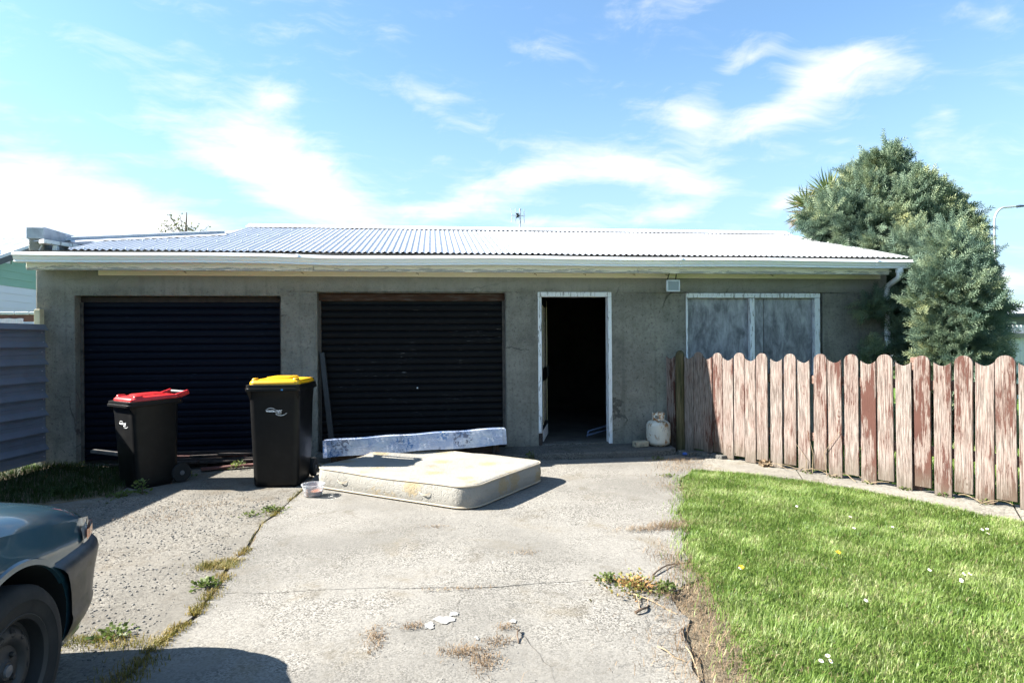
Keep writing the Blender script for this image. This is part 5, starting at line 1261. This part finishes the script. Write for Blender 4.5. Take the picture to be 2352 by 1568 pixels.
# straw and dry litter between drive and lawn
st_pts = []
for (cx_, cy_, sx_, sy_, n_) in ((1.36, -5.15, .13, .35, 900), (1.22, -5.5, .16, .2, 420), (1.40, -4.75, .14, .14, 450), (1.86, -3.46, .11, .06, 650), (1.62, -3.52, .13, .03, 260), (1.55, -4.35, .07, .25, 700), (2.35, -2.2, .10, .3, 300), (2.75, -1.35, .18, .2, 500), (2.95, -1.0, .15, .12, 300), (1.15, -6.2, .2, .4, 900)):
    st_pts.append(np.stack([rng.normal(cx_, sx_, n_), rng.normal(cy_, sy_, n_)], 1))
grass_obj('dry_grass', np.concatenate(st_pts), .02, .06, 'straw', 'dry straw coloured grass litter along the lawn edge', wd=(.0018, .0036), lean=(.86, 1.08), z=.008, cl=.3, flat=True)
li = []
for (cx_, cy_, sx_, sy_, n_) in ((.13, -5.22, .06, .03, 260), (.22, -5.33, .04, .06, 260), (.30, -5.15, .05, .03, 130), (-.29, -5.02, .03, .08, 240), (-.12, -4.92, .03, .02, 90), (.35, -5.0, .03, .02, 60), (.02, -3.2, .06, .02, 60), (.15, -4.47, .12, .01, 80), (.62, -3.9, .05, .03, 60), (-2.2, -2.6, .22, .12, 300), (-2.0, -2.2, .25, .1, 260)):
    li.append(np.stack([rng.normal(cx_, sx_, n_), rng.normal(cy_, sy_, n_)], 1))
lo = grass_obj('leaf_litter', np.concatenate(li), .008, .030, 'straw', 'thin brown leaf litter scattered on the concrete drive', wd=(.002, .005), lean=(.95, 1.1), z=.006, cl=.2, flat=True)
# yellowed grass in the long crack
cp = []
for (ya, yb_, n_, sd) in ((-2.40, -2.68, 260, .03), (-2.75, -3.4, 60, .010), (-3.50, -3.66, 260, .025), (-3.72, -3.92, 420, .04), (-4.0, -4.16, 200, .03), (-4.22, -4.42, 330, .028), (-4.46, -4.62, 330, .028), (-4.70, -5.02, 600, .03), (-5.05, -5.5, 900, .05), (-1.7, -2.2, 110, .02), (-5.5, -7, 700, .05)):
    y_ = rng.uniform(yb_, ya, n_); cx_ = np.interp(-y_, [-p[1] for p in crackA], [p[0] for p in crackA]); cp.append(np.stack([cx_+rng.normal(0, sd, n_), y_], 1))
for (cx_, cy_, sx_, sy_, n_) in ((-1.44, -3.84, .05, .05, 480), (-1.72, -4.84, .13, .035, 650), (-1.48, -4.92, .10, .03, 260)): cp.append(np.stack([rng.normal(cx_, sx_, n_), rng.normal(cy_, sy_, n_)], 1))
cp = np.concatenate(cp); grass_obj('crack_grass', cp, .014, .032, 'yellow_weed', 'yellowed grass growing along the long crack in the drive', wd=(.0025, .0045), lean=(.3, .95), z=.0, cl=.5)
# leafy weeds, each clump a plant
def weed(loc, n_, rad, hgt, leaf, material, label, group=None, spread=1.):
    w_ = empty('weed', (*loc, 0)); tag(w_, label, 'weed', group)
    q = np.abs(rng.normal(size=n_))*rad*.6; a = rng.uniform(0, 2*math.pi, n_); P_ = np.stack([q*np.cos(a), q*np.sin(a), rng.uniform(.1, 1, n_)**1.3*hgt*np.clip(1.25-q/rad*.6, .15, 1)], 1)
    D_ = np.stack([np.cos(a)*spread+rng.normal(size=n_)*.5, np.sin(a)*spread+rng.normal(size=n_)*.5, rng.uniform(.0, .9, n_)], 1)
    link('leaves', leaf_mesh('leaves', lv*np.array([1.25, 1, 1]), lf4, P_, D_, rng.uniform(.6, 1.25, n_)*leaf), MAT[material], w_)
    sm = MB()
    for k in range(max(3, min(24, n_//7))):
        p = P_[k]; sm.tube([(p[0]*.2, p[1]*.2, 0), (p[0]*.7, p[1]*.7, p[2]*.6), tuple(p)], .0016, 4)
    tag(sm.build('stem', MAT['twig_brown'], w_), kind='stuff'); return w_
weed((1.16, -4.60), 520, .17, .055, .022, 'red_weed', 'low reddish green weed patch spreading on the drive near the lawn', spread=.8)
weed((1.04, -4.46), 170, .08, .04, .02, 'green_weed', 'small green weed at the left tip of the reddish patch')
weed((1.31, -4.70), 180, .07, .06, .024, 'green_weed', 'small green weed at the right end of the reddish patch')
weed((-2.80, -1.66), 60, .07, .14, .04, 'green_weed', 'upright green weed growing in front of the red lidded bin')
weed((-2.95, -1.72), 90, .14, .04, .035, 'green_weed', 'low green weed spreading at the left of the red lidded bin foot')
weed((-2.26, -.52), 70, .10, .09, .035, 'green_weed', 'sunlit green weed on the ground between the two bins')
weed((-2.66, -.86), 40, .07, .06, .03, 'green_weed', 'green weed behind the wheel of the red lidded bin')
weed((-1.40, -2.50), 120, .09, .04, .025, 'green_weed', 'dark green weed in the crack below the yellow lidded bin')
weed((-1.53, -2.62), 90, .09, .03, .022, 'green_weed', 'flat green weed just left of the crack')
weed((-1.24, -.75), 120, .12, .07, .03, 'yellow_weed', 'pale weed behind the wheel of the yellow lidded bin')
weed((1.18, -.62), 45, .05, .13, .035, 'green_weed', 'small green weed growing at the step left of the doorway')
weed((3.62, -.93), 40, .09, .15, .06, 'green_weed', 'broad leaved green weed at the foot of the picket fence')
weed((3.88, -1.30), 50, .07, .06, .04, 'green_weed', 'small broad leaved weed under the third sunlit picket')
weed((2.72, -.80), 70, .09, .04, .022, 'green_weed', 'small green weed on the drive in front of the gas bottle')
weed((2.46, -1.72), 60, .09, .03, .022, 'green_weed', 'little green weed beside the top corner of the lawn')
weed((-1.36, -4.20), 90, .06, .035, .03, 'green_weed', 'green leafed weed in the middle of the long crack')
weed((-1.58, -4.80), 90, .09, .035, .03, 'green_weed', 'green leafed weed by the car in the crack')
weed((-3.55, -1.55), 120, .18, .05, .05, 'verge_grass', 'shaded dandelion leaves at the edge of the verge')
for k in range(6):
    t = 1.0+k*.32; q = FA+FD*t+FN*.02
    weed((q.x, q.y), 36, .05, .05, .028, 'green_weed', 'tiny green weed under the middle of the picket fence', 'tiny weeds under the picket fence')
# daisies and dandelions
DZ = [(2.98, -3.28), (3.19, -3.66), (3.02, -3.94), (3.31, -3.96), (1.82, -4.58), (3.94, -4.1), (3.92, -4.08), (3.85, -4.2), (2.91, -4.77), (3.08, -4.83), (3.11, -4.84), (2.99, -4.91), (2.97, -4.93), (2.25, -5.11), (1.68, -5.66), (1.63, -5.67), (1.7, -5.61)]
dz0 = None
for k, (x_, y_) in enumerate(DZ):
    d_ = empty('daisy', (x_, y_, 0)); tag(d_, 'tiny white daisy flowering in the lawn', 'daisy', 'daisies in the lawn')
    if dz0 is None:
        dz0 = True; mb = MB()
        for q in range(12):
            a = 2*math.pi*q/12; c1, s1 = math.cos(a), math.sin(a); mb.add([(0, 0, 0), (c1*.008-s1*.0025, s1*.008+c1*.0025, .002), (c1*.0108, s1*.0108, .0005), (c1*.008+s1*.0025, s1*.008-c1*.0025, .002)], [(0, 1, 2, 3)])
        pet = mb.mesh('petals'); pet.materials.append(MAT['petal_white']); eye = MB().lathe([(.0042, .0), (.004, .003), (.0, .0045)], 8).mesh('eye'); eye.materials.append(MAT['flower_eye'])
        stm = MB().tube([(0, 0, 0), (.004, 0, .04), (0, 0, .078)], .0012, 5).mesh('stem'); stm.materials.append(MAT['green_weed'])
    h_ = random.uniform(-.012, .004)
    for nme, me_ in (('petals', pet), ('eye', eye)):
        o = link(nme, me_, None, d_); o.location = (0, 0, .078+h_); o.rotation_euler = (R(random.uniform(10, 35)), random.uniform(-.3, .3), 0)
    o = link('stem', stm, None, d_); o.location = (0, 0, h_)
for (x_, y_, lb) in ((1.84, -4.56, 'yellow dandelion flower at the left side of the lawn'), (2.58, -4.40, 'smaller yellow dandelion flower in the middle of the lawn')):
    d_ = empty('dandelion', (x_, y_, 0)); tag(d_, lb, 'dandelion')
    mb = MB()
    for q in range(30):
        a = q*2.4; r_ = .018*(1-(q/45)); mb.add([(0, 0, 0), (math.cos(a-.15)*r_, math.sin(a-.15)*r_, .004+q*.0002), (math.cos(a+.15)*r_, math.sin(a+.15)*r_, .004+q*.0002)], [(0, 1, 2)])
    o = mb.build('petals', MAT['petal_yellow'], d_); o.location = (0, 0, .075); o.rotation_euler = (R(25), 0, 0)
    MB().tube([(0, 0, 0), (.003, 0, .075)], .002, 5).build('stem', MAT['green_weed'], d_)
# twigs
TW = [((1.33, -4.44), (1.69, -4.23), 'twig_brown', .006, 'straight dark twig above the reddish weed patch'), ((1.09, -4.68), (1.27, -4.97), 'twig_pale', .004, 'long pale twig below the reddish weed patch'), ((1.13, -4.71), (1.10, -4.88), 'twig_pale', .004, 'short pale twig crossing the long one'),
      ((1.05, -4.94), (1.16, -4.84), 'twig_brown', .008, 'stubby dark twig at the tip of the weed patch'), ((1.35, -4.98), (1.56, -4.86), 'twig_pale', .003, 'thin pale twig reaching into the lawn edge'), ((1.18, -5.27), (1.25, -5.12), 'twig_brown', .005, 'bent brown twig on the dry litter'),
      ((1.04, -5.31), (1.12, -5.45), 'twig_pale', .004, 'curved pale twig near the bottom of the picture'), ((1.17, -5.33), (1.11, -5.62), 'twig_pale', .004, 'forked pale twig at the bottom edge of the litter'), ((1.65, -4.05), (1.58, -4.37), 'twig_pale', .003, 'thin pale stem hanging over the lawn edge'),
      ((1.90, -3.33), (1.83, -3.52), 'twig_pale', .003, 'thin straw stem in the tan dry patch'), ((.42, -5.05), (.40, -5.17), 'twig_brown', .005, 'small brown stick on the drive by the brown litter')]
for (a, b, m_, r_, lb) in TW:
    L__ = math.hypot(b[0]-a[0], b[1]-a[1]); nx, ny = -(b[1]-a[1])/L__, (b[0]-a[0])/L__; bend = random.uniform(-.12, .12)*L__
    P_ = [(a[0]+(b[0]-a[0])*t+nx*bend*math.sin(math.pi*t)+random.gauss(0, .002)-a[0], a[1]+(b[1]-a[1])*t+ny*bend*math.sin(math.pi*t)-a[1], .012+.008*math.sin(t*5)) for t in np.linspace(0, 1, 8)]
    o = MB().tube(P_, [r_*(1-.4*t) for t in np.linspace(0, 1, 8)], 6).build('twig', MAT[m_], None, smooth=True); o.location = (a[0], a[1], 0); tag(o, lb, 'twig', 'twigs on the drive')
for k, (s_, L__) in enumerate(((.45, .5), (.7, .4), (1.0, .35), (1.25, .3), (1.5, .35), (2.4, .3), (2.55, .25))):   # dead runners on the path
    q = FA+FD*s_+FN*.05; P_ = [(FD.x*L__*t+FN.x*.05*math.sin(t*5+k), FD.y*L__*t+FN.y*.05*math.sin(t*5+k), .022+.05*abs(math.sin(t*3.3+k*2))) for t in np.linspace(0, 1, 12)]
    o = MB().tube(P_, .0028, 5).build('runner', MAT['twig_pale'], None); o.location = (q.x, q.y, 0); tag(o, 'dead pale runner trailing along the foot of the picket fence', 'runner', 'dead runners at the picket fence')
q = FA+FD*.52+FN*.05
rt_ = link('dead_root', leaf_mesh('dead_root', lv, lf4, rng.normal(size=(120, 3))*.022+np.array([0, 0, .03]), rng.normal(size=(120, 3)), np.full(120, .05)), MAT['straw']); rt_.location = (q.x, q.y, 0); tag(rt_, 'dried brown root tuft at the foot of the picket fence', 'root')
# tall thin stems against the pickets
for k, (s_, h_, b_) in enumerate(((1.06, .45, .05), (1.22, .5, -.14), (.98, .3, .1))):
    q = FA+FD*s_+FN*.03; o = MB().tube([(0, 0, 0), (FD.x*b_*.2, FD.y*b_*.2, h_*.5), (-FD.x*b_, -FD.y*b_, h_)], [.004, .003, .002], 5).build('stem', MAT['twig_pale'], None); o.location = (q.x, q.y, .01)
    tag(o, 'thin dead stem standing against the pickets', 'stem', 'dead stems at the picket fence')
# pebbles and grit
ov = np.array([(1, 0, 0), (0, 1, 0), (-1, 0, 0), (0, -1, 0), (0, 0, .7), (0, 0, -.7), (.7, .7, .1), (-.7, .6, -.1), (-.6, -.7, .1), (.7, -.7, 0)]); of_ = np.array([(0, 6, 4), (6, 1, 4), (1, 7, 4), (7, 2, 4), (2, 8, 4), (8, 3, 4), (3, 9, 4), (9, 0, 4), (6, 0, 5), (1, 6, 5), (7, 1, 5), (2, 7, 5), (8, 2, 5), (3, 8, 5), (9, 3, 5), (0, 9, 5)])
def pebbles(name, n_, box, s0, s1, label, keepf=None):
    P_ = rng.uniform(box[:2], box[2:], (n_, 2)); f = wob(P_[:, 0], P_[:, 1], 1.6, 2.2)
    P_ = P_[(f > rng.uniform(-.9, .6, n_))]; n_ = len(P_); S_ = rng.uniform(0, 1, n_)**2.5*(s1-s0)+s0
    V, F = scatter(ov*np.array([1, 1, 1]), of_, np.stack([P_[:, 0], P_[:, 1], S_*.15], 1), rng.normal(size=(n_, 3))*np.array([1, 1, .15]), S_, rng.uniform(0, .3, n_))
    o = link(name, np_mesh(name, V, None, F, np.repeat(rng.uniform(0, 1, n_), 10)), MAT['pebble']); tag(o, label, 'gravel', kind='stuff')
pebbles('gravel', 11000, (-3.2, -5.3, -1.42, -1.7), .002, .0095, 'loose gravel lying on the rough left slab of the drive')
pebbles('grit', 2600, (-1.3, -5.8, 1.5, -1.9), .0015, .005, 'fine grit scattered on the smooth slabs of the drive')
# spilt white paint
for (x_, y_, rx_, ry_) in ((.05, -4.86, .05, .045), (-.03, -4.92, .03, .04), (.20, -5.09, .012, .02), (.40, -4.93, .016, .025), (.10, -4.80, .03, .025)):
    P_ = [(x_+rx_*math.cos(a)*(1+.22*math.sin(a*2+x_*50)+.10*math.sin(a*7)), y_+ry_*math.sin(a)*(1+.2*math.sin(a*3+y_*40)+.12*math.cos(a*9))) for a in np.linspace(0, 2*math.pi, 36, endpoint=False)]
    o = MB().add([(a, b, .0045 if y_ < -4.45 else .009) for a, b in P_], [tuple(range(36))]).build('paint_spot', MAT['paint_splash'], drive)
